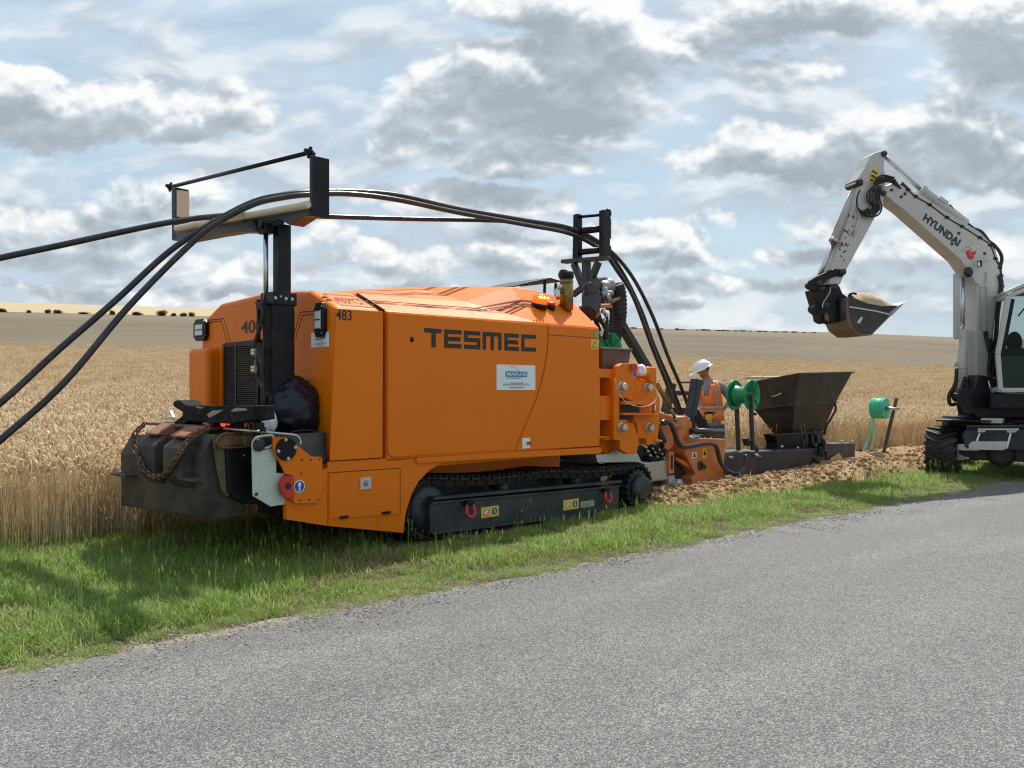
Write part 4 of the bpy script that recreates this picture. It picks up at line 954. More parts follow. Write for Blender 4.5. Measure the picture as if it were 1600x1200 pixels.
# ---- mast
c = E(434, 520, -1.26); vm_ = c.y; ztop = E(434, 460, -1.26).z
mb = MB(); mb.bx((-1.36, vm_-.095, .60), (-1.15, vm_+.085, ztop)); sl_ = mb.build('mast_sleeve', M['black'], tr, .006)
mb = MB(); mb.bx((-1.37, vm_-.115, ztop-.10), (-1.14, vm_+.10, ztop+.01)); mb.build('sleeve_collar', M['black'], sl_, .006)
mb = MB()
for u in (-1.19, -1.25, -1.35): hexbolt(mb, (u, vm_-.116, ztop-.045), -Y_, .012, .012)
hexbolt(mb, (-1.30, vm_-.116, ztop-.03), -Y_, .008, .01); mb.build('collar_bolt', M['zinc'], sl_)
mb = MB(); mb.bx((-1.415, vm_+.06, 1.0), (-1.39, vm_+.085, ztop-.05)); mb.bx((-1.40, vm_-.02, 1.0), (-1.388, vm_+.0, ztop-.12)); mb.build('sleeve_rib', M['black'], sl_)
cp = E(441, 400, -1.24); zt2 = E(441, 352, -1.24).z
mb = MB(); mb.bx((-1.30, cp.y-.055, ztop-.1), (-1.185, cp.y+.055, zt2)); mb.build('mast_post', M['black'], tr, .006)
cr = E(415.5, 420, -1.36); mb = MB(); mb.cyl((-1.36, cr.y, ztop-.05), (-1.36, cr.y, E(415, 366, -1.36).z), .021, 16); mb.build('lift_rod', M['chrome'], tr)
c = E(*Z1(1085, 612), -1.36); mb = MB(); mb.bx(c+Vector((-.045, -.07, -.075)), c+Vector((.045, .045, .02))); mb.lathe(c+Vector((-.05, -.02, 0)), -X_, [(0, .038), (.012, .038), (.02, .03), (.02, .012)], 20); mb.beam(c+Vector((0, 0, .0)), c+Vector((.1, -.12, .03)), .05, .06); mb.build('rod_clevis', M['black'], tr, .006)
mb = MB(); mb.tube(smooth_path(ep([(1020, 150), (1050, 175), (1062, 215), (1050, 300), (1000, 480), (1000, 600), (1030, 700), (1055, 760)], Z2, -1.42), 5), .017, 8); mb.tube(smooth_path(ep([(1040, 440), (1035, 520), (1055, 600), (1060, 720), (1070, 880)], Z2, -1.44), 5), .02, 8)
mb.bx(E(*Z2(1015, 150), -1.43), E(*Z2(1075, 200), -1.40)); mb.build('mast_hose', M['rubber'], tr)
mb = MB()
for y in (500, 520, 622, 642): mb.cyl(E(*Z2(990, y), -1.43), E(*Z2(1015, y), -1.43), .02, 10)
for y0 in (480, 560): mb.bx(E(*Z2(1005, y0), -1.43), E(*Z2(1045, y0+70), -1.38))
mb.build('hose_coupler', M['zinc'], tr)
bm_ = MB(); bm_.prism(ep([(408, 718), (408, 690), (440, 655), (900, 560), (1390, 478), (1400, 540), (1350, 546), (1256, 608), (1190, 572), (1130, 568), (1060, 585), (1045, 640), (1045, 660), (870, 655), (700, 682), (500, 722)], Z1, -1.30), (.14, 0, 0)); bm_ = bm_.build('guide_beam', M['charcoal'], tr, .006)
MB().prism(ep([(915, 572), (1010, 565), (1045, 640), (1045, 660), (1030, 655)], Z1, -1.305), (-.03, 0, 0)).build('gusset', M['black'], bm_, .004)
a, b = E(*Z1(440, 632), -1.36), E(*Z1(1392, 458), -1.36)
ro = MB(); d_ = b-a
for t0, t1 in ((0, .2), (.205, .455), (.46, 1)): ro.lathe(a+d_*t0, d_, [(0, .024), (.006, .031), (d_.length*(t1-t0)-.006, .031), (d_.length*(t1-t0), .024)], 20)
ro.build('guide_roller', M['ivory'], tr)
ul = MB().prism(ep([(405, 330), (436, 338), (436, 700), (408, 718)], Z1, -1.30), (.14, 0, 0)).build('guide_upright', M['black'], tr, .004)
g1 = E(*Z1(436, 345), -1.29); g2 = E(*Z1(436, 550), -1.29)
gy = E(*Z1(436, 400), -1.30).y; wl = MB().bx((-1.292, gy-.022, g2.z), (-1.165, gy-.001, g1.z-.02)).build('wear_strip', M['ivory'], ul, .003)
ur = MB().prism(ep([(1400, 106), (1424, 104), (1424, 543), (1400, 535)], Z1, -1.30), (.16, 0, 0)).build('guide_upright', M['black'], tr, .004)
mb = MB(); 
for y in (380, 430, 450): p = E(*Z1(1424, y), -1.24); hexbolt(mb, p, -Y_, .011, .012)
mb.build('upright_bolt', M['zinc'], ur)
a, b = E(*Z1(398, 333), -1.24), E(*Z1(1402, 84), -1.24); mb = MB(); mb.cyl(a, b, .019, 14); tb = mb.build('top_bar', M['black'], tr)
mb = MB(); 
for p in (a, b): mb.ball(p, .036, 10, 7); mb.beam(p+Vector((-.05, 0, .01)), p+Vector((.05, 0, -.01)), .02, .03); mb.beam(p+Vector((0, .02, -.045)), p+Vector((0, -.02, .045)), .02, .02)
mb.build('clamp_knob', M['black'], tb)
# ---- rear cable guide
UG = 3.62; gd = MB()
gd.prism(ep([(660, 145), (700, 135), (700, 545), (652, 545)], Z6, UG), (.10, 0, 0)); gd.prism(ep([(890, 110), (928, 98), (928, 545), (890, 535)], Z6, UG), (.15, 0, 0))
rg = gd.build('rear_guide_post', M['black'], tr, .006)
mb = MB(); e6 = lambda x, y, u=UG+.05: E(*Z6(x, y), u)
mb.cyl(e6(700, 167), e6(900, 148), .02, 12); mb.cyl(e6(690, 296), e6(900, 272), .045, 14); mb.cyl(e6(690, 484), e6(900, 462), .04, 14); mb.build('rear_guide_roller', M['black'], tr)
mb = MB(); mb.beam(e6(575, 566), e6(975, 532), .12, .05); mb.beam(e6(668, 585), e6(752, 790), .07, .085, up=X_) ; mb.beam(e6(885, 570), e6(806, 770), .07, .085, up=X_); q = e6(778, 570); mb.beam(q, Vector((q.x, q.y, 1.3)), .09, .09)
mb.beam(e6(752, 790), e6(660, 830)+Vector((0, 0, -.05)), .07, .07); mb.build('rear_guide_stand', M['charcoal'], tr, .005)
mb = MB(); p = e6(970, 135, UG+.16); mb.ball(p, (.05, .05, .07), 12, 8); mb.ball(p+Vector((0, 0, -.07)), .04, 10, 7); p = e6(985, 270, UG+.16); mb.box(p, (.05, .02, .26)); p = e6(978, 450, UG+.16); mb.box(p, (.05, .05, .07)); mb.build('guide_latch', M['black'], rg, .004)
# ---- pipework behind the hood
def ribbed(path, r, n=14, per=.030, amp=.12):
    path = smooth_path(path, 10); out = []; rr = []; L = 0; ls = [0]
    for a, b in zip(path, path[1:]): L += (b-a).length; ls.append(L)
    N = int(L/per)*4
    for k in range(N+1):
        s = L*k/N; i = max(j for j in range(len(ls)-1) if ls[j] <= s+1e-9); t_ = (s-ls[i])/max(1e-9, ls[i+1]-ls[i]); out.append(path[i].lerp(path[i+1], min(1, t_))); rr.append(r*(1+(amp if k % 4 in (1, 2) else -amp*.6)))
    return MB().tube(out, rr, n)
s6 = lambda x, y, v=.75: S(*Z6(x, y), v)
ribbed([s6(790, 1030, .5), s6(822, 960, .6), s6(838, 890), s6(815, 815), s6(850, 785, .85), s6(930, 778, .95), s6(975, 790, 1.0)], .10).build('air_hose', M['duct'], tr)
mb = MB(); mb.cyl(s6(880, 800, .8), s6(990, 790, .8), .09, 18); mb.cyl(s6(935, 790, .7), s6(945, 940, .7), .05, 14); mb.cyl(s6(900, 860, .7), s6(1000, 850, .7), .045, 12); mb.cyl(s6(960, 860, .65), s6(985, 930, .65), .04, 10); mb.ball(s6(980, 775, .8), .09, 14, 8); mb.build('turbo_pipes', M['steel'], tr)
MB().prism([s6(*p, .62) for p in [(1000, 905), (1085, 880), (1080, 900), (1010, 935)]], (0, .03, 0)).build('heat_plate', M['gold'], tr)
MB().prism([s6(*p, .66) for p in [(840, 950), (1005, 945), (1015, 975), (850, 980)]], (0, .25, 0)).build('bracket', M['orange'], tr, .004)
mb = MB(); mb.prism([s6(*p, .7) for p in [(840, 985), (900, 985), (900, 1040), (870, 1070), (845, 1040)]], (0, .1, 0)); mb.build('bracket', M['orange'], tr, .006)
ribbed([s6(1040, 770, .9), s6(1060, 860, .9), s6(1065, 1000, .9), s6(1050, 1120, .95), s6(1010, 1260, 1.0)], .115, 14, .05, .05).build('exhaust_sleeve', M['rubber'], tr)
mb = MB()
for k, (pth, r) in enumerate((([(880, 1000), (900, 1080), (950, 1160), (960, 1260)], .03), ([(920, 1010), (960, 1060), (955, 1150), (930, 1250)], .022), ([(850, 1060), (880, 1140), (900, 1200)], .03), ([(960, 980), (1000, 1010), (1000, 1200)], .025))): mb.tube(smooth_path([s6(x, y, .75+.04*k) for x, y in pth], 5), r, 8)
mb.build('hydraulic_hose', M['rubber'], tr)
mb = MB(); 
for x, y, r in ((930, 1010, .035), (960, 1040, .03), (900, 1200, .025), (940, 1085, .025)): mb.ball(s6(x, y, .68), r, 10, 6)
mb.build('hose_fitting', M['chrome'], tr)
mb = MB(); mb.bx((2.66, .5, .8), (3.2, 2.0, 1.6)); mb.build('engine_block', M['black'], tr, .03)
mb = MB(); mb.beam(S(969, 505, .9), S(1014, 580, .9), .10, .12, up=Y_); mb.build('lift_arm', M['charcoal'], tr, .008)
# ---- rear frame with its big bolts
c_ = lambda pts, v: [S(*ZC(x, y), v) for x, y in pts]
mb = MB(); mb.prism(c_([(100, 240), (300, 245), (300, 330), (100, 330)], .14), (0, 1.6, 0)); mb.prism(c_([(100, 335), (118, 335), (118, 962), (100, 962)], .14), (0, .3, 0)); mb.prism(c_([(118, 522), (247, 522), (247, 778), (118, 778)], .14), (0, .3, 0)); mb.prism(c_([(118, 940), (247, 950), (247, 975), (118, 965)], .14), (0, .3, 0)); mb.prism(c_([(245, 332), (275, 332), (262, 980), (245, 975)], .11), (0, .5, 0))
mb.prism(c_([(100, 335), (260, 335), (260, 975), (100, 975)], .42), (0, .03, 0)); rfm = mb.build('rear_frame', M['orange'], tr, .006)
mb = MB(); mb.prism(c_([(262, 340), (278, 335), (300, 216), (345, 184), (490, 190), (500, 250), (500, 345), (470, 350), (470, 572), (400, 560), (400, 545), (320, 545), (320, 772), (405, 772), (405, 800), (470, 810), (520, 960), (522, 1030), (500, 1115), (480, 1130), (400, 1130), (330, 1085), (325, 990), (262, 982)], .08), (0, .07, 0)); bp_ = mb.build('coupling_plate', M['orange'], tr, .008)
mb = MB(); mb.prism(c_([(470, 348), (608, 348), (612, 226), (625, 218), (700, 224), (708, 240), (706, 490), (742, 540), (740, 800), (715, 1000), (700, 1020), (605, 1035), (600, 972), (520, 965), (500, 800), (470, 780)], .16), (0, .35, 0)); mb.prism(c_([(640, 226), (702, 228), (702, 380), (640, 375)], .10), (0, .1, 0)); mb.prism(c_([(700, 975), (770, 985), (770, 1003), (700, 1003)], .13), (0, .2, 0)); bq_ = mb.build('coupling_plate', M['orange'], tr, .01)
MB().prism(c_([(318, 540), (405, 545), (530, 620), (530, 700), (405, 775), (318, 775)], .155), (0, .02, 0)).build('coupling_recess', M['ink'], tr)
mb = MB(); mb.prism(c_([(405, 575), (545, 575), (720, 600), (720, 620), (380, 615), (378, 598)], .02), (0, .2, 0)); mb.prism(c_([(375, 700), (540, 700), (735, 708), (735, 728), (375, 725)], .02), (0, .2, 0)); mb.build('coupling_flange', M['orange'], tr, .004)
mb = MB(); mb.prism(c_([(412, 350), (470, 352), (470, 560), (412, 545)], .11), (0, .06, 0)); mb.build('coupling_wedge', M['orange'], tr, .02)
for (x, y, v) in ((352, 430, .08), (622, 440, .16), (352, 855, .08), (636, 858, .16)):
    mb = MB(); p = S(*ZC(x, y), v-.03); mb.lathe(p+Y_*.03, -Y_, [(0, .066), (.014, .066), (.016, .05)], 22); mb.lathe(p+Y_*.016, -Y_, [(0, .050), (.055, .050), (.066, .040)], 6 if y > 500 else 16, smooth=False); mb.build('frame_bolt', M['zinc'], tr, .003)
sl2 = MB().prism(c_([(432, 182), (488, 190), (496, 215), (496, 262), (432, 262)], .066), (0, -.02, 0)).build('red_lug', M['red'], bp_, .006)
p = S(*ZC(476, 298), .078); st = MB().prism(disc_pts(p, X_, Z_, .032, 24, .042), (0, -.002, 0)).build('round_sticker', M['sticker'], bp_); MB().prism(disc_pts(p-Y_*.003, X_, Z_, .026, 24, .035), (0, -.002, 0)).build('blue_disc', M['deepblue'], st)
mb = MB(); mb.tube([S(*ZC(690, 590), .14), S(*ZC(683, 725), .14)], .018, 8); mb.build('shiny_pin', M['chrome'], bq_)
mb = MB(); mb.tube(smooth_path(c_([(275, 345), (290, 440), (340, 540), (430, 610), (540, 637), (640, 615), (700, 560), (715, 500), (680, 440), (650, 430)], -.02), 6), .0055, 6); mb.build('thin_cable', M['ivory'], tr)
mb = MB(); mb.prism([S(*Z7(x, y), .25) for x, y in [(132, 902), (228, 892), (255, 860), (300, 882), (412, 890), (440, 952), (146, 957)]], (0, .9, 0)); mb.build('grey_skid_plate', M['zinc'], tr, .006)
mb = MB(); mb.prism([S(*Z7(x, y), .3) for x, y in [(165, 800), (300, 805), (290, 880), (240, 862), (215, 890), (165, 885)]], (0, .3, 0)); mb.build('rear_frame_foot', M['orange'], tr, .006)
# ---- cutting wheel and its housing
d_ = lambda pts, v: [S(*ZD(x, y), v) for x, y in pts]
hs = MB(); hs.prism(d_([(478, 655), (766, 663), (740, 1090), (470, 1140), (462, 1010), (500, 975), (478, 940), (440, 860), (400, 790), (395, 730), (360, 690), (335, 560), (340, 470), (400, 455), (440, 478), (470, 520), (466, 600)], .55), (0, .5, 0)); hs = hs.build('wheel_housing', M['orange_dusty'], tr, .012)
mb = MB(); mb.prism(d_([(180, 425), (330, 470), (420, 455), (440, 480), (400, 560), (335, 560), (250, 540), (190, 500)], .50), (0, .1, 0)); mb.prism(d_([(190, 555), (250, 535), (290, 560), (300, 720), (255, 765), (220, 740), (215, 640)], .5), (0, .12, 0)); mb.build('boom_plate', M['orange_dusty'], tr, .01)
p = S(*ZD(330, 1060), .72); mb = MB(); R_ = .47
tp = []
for k in range(72): r = R_ if k % 6 < 3 else R_-.035; tp.append(Vector((p.x+r*cos(2*pi*k/72), p.y, p.z+r*sin(2*pi*k/72))))
mb.prism(tp, (0, .16, 0)); mb.build('cutting_wheel', M['ballast'], tr, .004)
mb = MB(); mb.prism(d_([(318, 820), (445, 880), (450, 925), (430, 920), (330, 850)], .6), (0, .1, 0)); mb.build('wheel_guard', M['orange_dusty'], tr, .01)
mb = MB(); mb.bx(S(*ZD(262, 975), .46), S(*ZD(306, 775), .46)+Vector((0, .08, 0))); cy_ = mb.build('scraper_arm', M['orange_dusty'], tr, .01)
MB().bx(S(*ZD(277, 935), .455), S(*ZD(292, 805), .455)+Vector((0, -.006, 0))).build('arm_slot', M['ink'], cy_)
mb = MB(); q = S(*ZD(335, 1062), .46); mb.lathe(q, -Y_, [(-.06, .07), (.04, .07), (.05, .06), (.05, .025), (.08, .025)], 22); mb.bx(S(*ZD(255, 1100), .5), S(*ZD(310, 985), .5)+Vector((0, .06, 0))); mb.build('scraper_wheel', M['zinc'], tr, .006)
mb = MB(); mb.bx(S(*ZD(35, 1060), .5), S(*ZD(250, 850), .5)+Vector((0, .4, 0))); mb.build('gear_case', M['zinc'], tr, .02)
rng = random.Random(9); mb = MB()
for k in range(34): p = S(*ZD(rng.uniform(40, 225), rng.uniform(712, 850)), .48+rng.uniform(0, .1)); mb.box(p, (rng.uniform(.02, .1), .05, rng.uniform(.02, .07)), Matrix.Rotation(rng.uniform(-.6, .6), 3, 'Y'))
mb.bx(S(*ZD(30, 860), .62), S(*ZD(250, 700), .62)+Vector((0, .5, 0))); mb.build('valve_block', M['black'], tr, .004)
mb = MB()
for k in range(9): mb.cyl(S(*ZD(50+k*20, 730+(k*37) % 100), .44), S(*ZD(62+k*20, 742+(k*37) % 100), .44), .014, 8)
mb.build('valve_fitting', M['zinc'], tr)
mb = MB(); mb.cyl(S(*ZD(155, 178), .35), S(*ZD(268, 385), .40), .034, 14); mb.build('lift_cylinder', M['gold'], tr)
mb = MB(); mb.cyl(S(*ZD(268, 385), .40), S(*ZD(318, 478), .42), .022, 12); mb.ball(S(*ZD(320, 485), .42), .045, 10, 7); mb.build('cylinder_rod', M['steel'], tr)
hose = [(190, 520), (230, 508), (275, 530), (305, 600), (335, 680), (375, 728), (450, 728), (540, 708), (620, 702), (675, 722), (700, 800), (725, 880), (775, 945), (850, 972), (915, 945), (945, 870), (960, 810)]
mb = MB(); mb.tube(smooth_path([S(*ZD(x, y), .40-.05*sin(k/3)) for k, (x, y) in enumerate(hose)], 5), .034, 10); mb.build('sleeved_hose', M['duct'], tr)
mb = MB(); mb.tube(smooth_path(d_([(150, 520), (165, 590), (200, 660), (210, 690)], .42), 4), .05, 10); mb.build('bent_hose', M['rubber'], tr)
mb = MB(); mb.cyl(S(*ZD(462, 592), .5), S(*ZD(738, 600), .5), .045, 18); mb.build('cross_tube', M['charcoal'], tr)
MB().bx(S(*ZD(465, 655), .6), S(*ZD(700, 612), .6)+Vector((0, .3, 0))).build('housing_bracket', M['charcoal'], tr, .006)
mb = MB(); mb.cyl(S(*ZD(432, 650), .48), S(*ZD(520, 640), .48), .03, 12); mb.build('hose_end', M['zinc'], tr)
for (a, b, mt) in (((464, 836), (504, 776), 'sticker'), ((557, 836), (595, 740), 'yellow')):
    p, q = S(*ZD(*a), .548), S(*ZD(*b), .548); o = inset('warning_sticker', p.x, q.x, p.z, q.z, .549, M[mt], hs); c = (p+q)/2; w = q.x-p.x
    MB().prism([(p.x+w*.15, .5445, c.z-.03), (q.x-w*.15, .5445, c.z-.03), (c.x, .5445, c.z+.045)], (0, -.002, 0)).build('triangle', M['ink'], o)
mb = MB(); p = S(*ZD(540, 900), .54); mb.torus(p, -Y_, .05, .02, 16, 8); mb.ball(p+Vector((.02, -.03, 0)), .03); mb.ball(p+Vector((.09, -.02, -.02)), .025); mb.beam(p+Vector((-.02, -.02, .04)), p+Vector((.1, -.02, -.05)), .02, .03); mb.build('side_shackle', M['ballast'], tr)
# dark guide chute above the housing
mb = MB(); mb.prism(d_([(482, 122), (510, 118), (455, 470), (425, 462)], .62), (0, .06, 0)); mb.prism(d_([(520, 125), (565, 135), (572, 178), (555, 185), (505, 455), (462, 472)], .66), (0, .10, 0)); mb.build('guide_chute', M['charcoal'], tr, .008)
mb = MB(); mb.beam(S(*ZD(262, 170), 1.3), S(*ZD(208, 420), 1.3), .06, .07, up=Y_); mb.beam(S(*ZD(300, 170), 1.0), S(*ZD(245, 415), 1.0), .06, .07, up=Y_); mb.beam(S(*ZD(345, 156), 1.1), S(*ZD(475, 158), 1.1), .03, .03); mb.beam(S(*ZD(240, 410), 1.1), S(*ZD(440, 410), 1.1), .1, .10); mb.beam(S(*ZD(270, 250), 1.2), S(*ZD(420, 255), 1.2), .08, .07); mb.build('chute_frame', M['charcoal'], tr, .006)
mb = MB(); mb.beam(S(*ZD(500, 430), .85), S(*ZD(590, 560), .85), .08, .19, up=Y_ ) if False else mb.prism(d_([(470, 480), (520, 395), (622, 560), (540, 565)], .85), (0, .05, 0)); mb.build('chute_leg', M['black'], tr, .006)
# ================================================================ things on and around the trencher
TM = Matrix.Translation(T.O) @ Matrix.Rotation(T.rz, 4, 'Z')
def wpt(p): return TM @ Vector(p)
def wbuild(mb, name, mat, **kw):   # mesh given in the trencher's axes, linked as its own thing
    o = mb.build(name, mat, None, kw.pop('bevel', 0)); 
    c = Vector((sum(v[0] for v in mb.v)/len(mb.v), sum(v[1] for v in mb.v)/len(mb.v), min(v[2] for v in mb.v)))
    o.data.transform(Matrix.Translation(-c)); o.location = wpt(c); o.rotation_euler = (0, 0, T.rz); return tag(o, **kw)
# cable ducts
CA = [((-260, 458), 1.9), ((-120, 430), 1.8), (((0), 403), 1.7), ((100, 382), 1.6), ((180, 364.5), 1.5), ((267, 347), 1.45), ((350, 337), 1.4), ((430, 336), 1.3), ((500, 338), 1.3), ((640, 342), 1.3), ((780, 345), 1.3), ((850, 352), 1.28), ((905, 366), 1.25), ((945, 388), 1.2), ((975, 430), 1.15), ((1002, 485), 1.1), ((1022, 540), 1.05), ((1048, 600), 1.0), ((1066, 650), .95), ((1076, 700), .9)]
CB = [((-120, 722), 1.0), ((0, 630), 1.05), ((90, 548), 1.1), ((180, 470), 1.1), ((267, 391), 1.05), ((345, 341), .95), ((397, 315), .9), ((440, 305), .85), ((483, 300), .85), ((545, 299), .95), ((620, 305), 1.0), ((720, 327), 1.1), ((820, 344), 1.15), ((893, 357), 1.15), ((945, 385), 1.1), ((985, 428), 1.05), ((1018, 490), 1.0), ((1045, 560), .95), ((1070, 620), .9), ((1088, 680), .85)]
CC = [((-120, 790), .85), ((0, 688), .9), ((100, 598), .95), ((200, 480), .95), ((297, 382), .9), ((345, 345.5), .85), ((397, 319), .8), ((440, 309), .78), ((483, 304), .76), ((545, 303), .85), ((620, 312), .9), ((720, 333), 1.0), ((820, 351), 1.05), ((893, 366), 1.08), ((940, 392), 1.0), ((965, 424), .95), ((990, 465), .92), ((1018, 540), .88), ((1040, 595), .85), ((1062, 650), .8)]
for pts, lb in ((CA, 'black cable duct running highest and flattest off to the left edge of the photo'), (CB, 'black cable duct arching over the mast roller, upper of the two steep ones'), (CC, 'black cable duct arching over the mast roller, lower and nearer of the two steep ones')):
    mb = MB(); mb.tube(smooth_path([S(x, y, v) for (x, y), v in pts], 8), .027, 12)
    wbuild(mb, 'cable_duct', M['duct'], label=lb, cat='cable duct', group='black cable ducts led over the trencher')
# chain
ch = [(262, 300), (215, 340), (175, 385), (165, 450), (182, 530), (215, 610), (250, 690), (300, 745), (350, 772), (415, 765), (465, 730), (505, 670), (555, 600), (600, 520), (650, 455), (710, 395), (770, 355), (835, 325)]
pth = smooth_path([E(*ZB(x, y), -2.125 if 4 < k < 14 else -2.09+.02*(k < 2)) for k, (x, y) in enumerate(ch)], 8)
ls = [0]
for a, b in zip(pth, pth[1:]): ls.append(ls[-1]+(b-a).length)
n = int(ls[-1]/.052); mb = MB()
def at_len(s):
    i = max(j for j in range(len(ls)-1) if ls[j] <= s+1e-9); t_ = (s-ls[i])/max(1e-9, ls[i+1]-ls[i]); return pth[i].lerp(pth[i+1], min(t_, 1))
for k in range(n):
    a = at_len(ls[-1]*k/n); b = at_len(min(ls[-1], ls[-1]*(k+1)/n)); m_ = (a+b)/2; t_ = (b-a).normalized(); sd = X_ if k % 2 else t_.cross(X_).normalized()
    sd = (sd-t_*sd.dot(t_)).normalized(); L_ = .026; w_ = .019
    ring = [m_+t_*(L_*(1 if cos(a_) > 0 else -1)*.55+.018*cos(a_))+sd*w_*sin(a_) for a_ in [j*2*pi/12 for j in range(13)]]
    mb.tube(ring, .0082, 6, False)
wbuild(mb, 'chain', M['rust'], label='rusty chain hanging in a loop on the front of the dark ballast block', cat='chain')
# bin bag
def lumpy(c, rx, ry, rz, seed, n=72, m=52, amp=.16, top=.0):
    from mathutils import noise
    vs = []; mb = MB(); c = Vector(c)
    for i in range(m+1):
        th = pi*i/m
        for k in range(n):
            a = 2*pi*k/n; d = Vector((sin(th)*cos(a), sin(th)*sin(a), cos(th)))
            f = 1+amp*noise.noise(d*1.4+Vector((seed, 0, 0)))+amp*.30*(1-abs(noise.noise(Vector((d.x*3.2+d.z, d.y*3.2, d.z*2.2))+Vector((0, seed, 0))))*2.2)+amp*.22*(1-abs(noise.noise(Vector((d.x*7, d.y*7+d.x*3, d.z*6))+Vector((0, seed, 0))))*2)-amp*.2
            f *= 1+top*d.z*d.z*(d.z > 0)
            zz = d.z*f; zz = max(zz, -.82)
            vs.append(c+Vector((d.x*rx*f, d.y*ry*f, zz*rz)))
    fs = [(i*n+k, (i+1)*n+k, (i+1)*n+(k+1) % n, i*n+(k+1) % n) for i in range(m) for k in range(n)]
    return mb.add(vs, fs, True)
c = S(457, 638, .42); wbuild(lumpy(c, .255, .25, .275, 3.3), 'bin_bag', M['bag'], label='full black bin bag leaning in the front tray beside the mast', cat='bag')
c = S(417, 661, .30); wbuild(lumpy(c, .075, .08, .09, 8.1, 24, 18, .25, .35), 'plastic_bag', M['sticker'], label='small crumpled white plastic bag beside the black bin bag', cat='plastic bag')
c = S(1001, 580, .15); wbuild(lumpy(c, .07, .07, .07, 5.1, 24, 18, .3, .2), 'white_rag', M['sticker'], label='crumpled white rag stuffed into the orange rear frame', cat='rag')
# storage box behind the body
a = S(941, 576, .22); b = S(986, 548, .22); bx0 = empty('storage_box', wpt((a.x, .22, a.z)), T.rz, label='dull brown plastic box standing on the orange rear frame', cat='storage box'); w = b.x-a.x; h_ = b.z-a.z
mb = MB(); mb.prism([(.03, .02, 0), (w-.03, .02, 0), (w, 0, h_), (0, 0, h_)], (0, .5, 0)); mb.build('box_body', M['brownbin'], bx0, .01)
mb = MB(); mb.bx((-.015, -.015, h_-.01), (w+.015, .515, h_+.025)); mb.build('lid', M['brownbin'], bx0, .008)
# ================================================================ LAYING BOX with its hopper
lb = empty('laying_box', wpt((7.6, .9, 0)), T.rz, label='dusty black cable laying box with a wide open hopper, standing in the dug soil', cat='laying box')
OFF = Vector((7.6, .9, 0))
class LB(MB):
    def build(s, name, mat, parent=lb, bevel=0, **kw):
        s.v = [tuple(Vector(v)-OFF) for v in s.v]; return MB.build(s, name, mat, parent, bevel, **kw)
s8 = lambda x, y, v=.6: S(*Z8(x, y), v)
mb = LB(); mb.prism([s8(x, y) for x, y in [(318, 1000), (322, 840), (345, 795), (380, 785), (1000, 757), (1018, 780), (1030, 960), (700, 990)]], (0, .55, 0)); fb = mb.build('base_frame', M['charcoal'], lb, .02)
mb = LB(); mb.prism([s8(x, y, .58) for x, y in [(1000, 728), (1228, 720), (1226, 858), (1190, 900), (1130, 925), (1035, 930), (1030, 780)]], (0, .5, 0)); mb.build('tail_box', M['charcoal'], lb, .01)
mb = LB(); mb.prism([s8(x, y, .56) for x, y in [(1050, 905), (1052, 830), (1110, 790), (1140, 830), (1190, 880), (1180, 900), (1100, 925)]], (0, -.015, 0)); mb.build('soil_patch', M['soilload'], lb)
mb = LB(); mb.prism([s8(x, y, .6) for x, y in [(1228, 790), (1300, 800), (1405, 800), (1400, 870), (1340, 905), (1310, 900), (1290, 860), (1228, 850)]], (0, .4, 0)); mb.beam(s8(1230, 778, .7), s8(1430, 782, .7), .05, .07); mb.build('tail_skid', M['black'], lb, .01)
mb = LB()
for x, y in ((365, 822), (470, 812), (545, 806), (720, 745), (830, 753), (1010, 745), (1020, 770), (1135, 712), (1203, 712)): mb.ball(s8(x, y, .57), .024, 8, 6)
mb.beam(s8(530, 800, .585), s8(575, 815, .585), .004, .02); mb.beam(s8(350, 818, .585), s8(380, 818, .585), .01, .04); mb.build('bright_bolt', M['zinc'], lb)
TC = s8(836, 240, .5); TR = s8(1204, 230, .5); TL = E(*Z8(500, 302), TC.x); TFR = Vector((TR.x, TL.y, TR.z-.02))
MC = s8(805, 452, .68); MR = s8(1090, 436, .68); ML = E(*Z8(530, 486), MC.x); MF = Vector((MR.x, ML.y, MR.z))
NC = s8(790, 655, .92); NR = s8(1000, 640, .92); NL = E(*Z8(672, 662), NC.x); NF = Vector((NR.x, NL.y, NR.z))
def shell(name, quad, quad2, mat, par, th=.02):
    mb = LB(); vs = quad+quad2; mb.add(vs, [(0, 1, 5, 4), (1, 2, 6, 5), (2, 3, 7, 6), (3, 0, 4, 7)]); o = mb.build(name, mat, par)
    bm = bmesh.new(); bm.from_mesh(o.data); bmesh.ops.recalc_face_normals(bm, faces=bm.faces); bm.to_mesh(o.data); bm.free()
    sm = o.modifiers.new('thickness', 'SOLIDIFY'); sm.thickness = th; sm.offset = 0; return o
hp = shell('hopper_top', [TC, TR, TFR, TL], [MC, MR, MF, ML], M['hopper'], lb)
shell('hopper_funnel', [MC, MR, MF, ML], [NC, NR, NF, NL], M['hopper'], lb)
mb = LB()
for a, b in ((TC, TR), (TC, TL), (MC, MR), (MC, ML), (TR, TFR)): mb.beam(a, b, .03, .03)
mb.beam(TR, TR+Vector((.12, 0, .0)), .03, .02); mb.beam(MR, MR+Vector((.12, 0, 0)), .02, .02); mb.beam(MC+(ML-MC)*.98, ML+(ML-MC)*.12, .02, .02); mb.build('hopper_rim', M['hopper'], hp, .003)
rng = random.Random(21); mb = LB()
for k in range(16): t_ = rng.random(); p = MC+(ML-MC)*t_+Vector((-.01, 0, -.03)); mb.box(p+Vector((-.02, 0, -rng.random()*.07)), (.04, .05, .04), Matrix.Rotation(rng.random(), 3, 'Z'))
mb.build('edge_fitting', M['black'], lb)
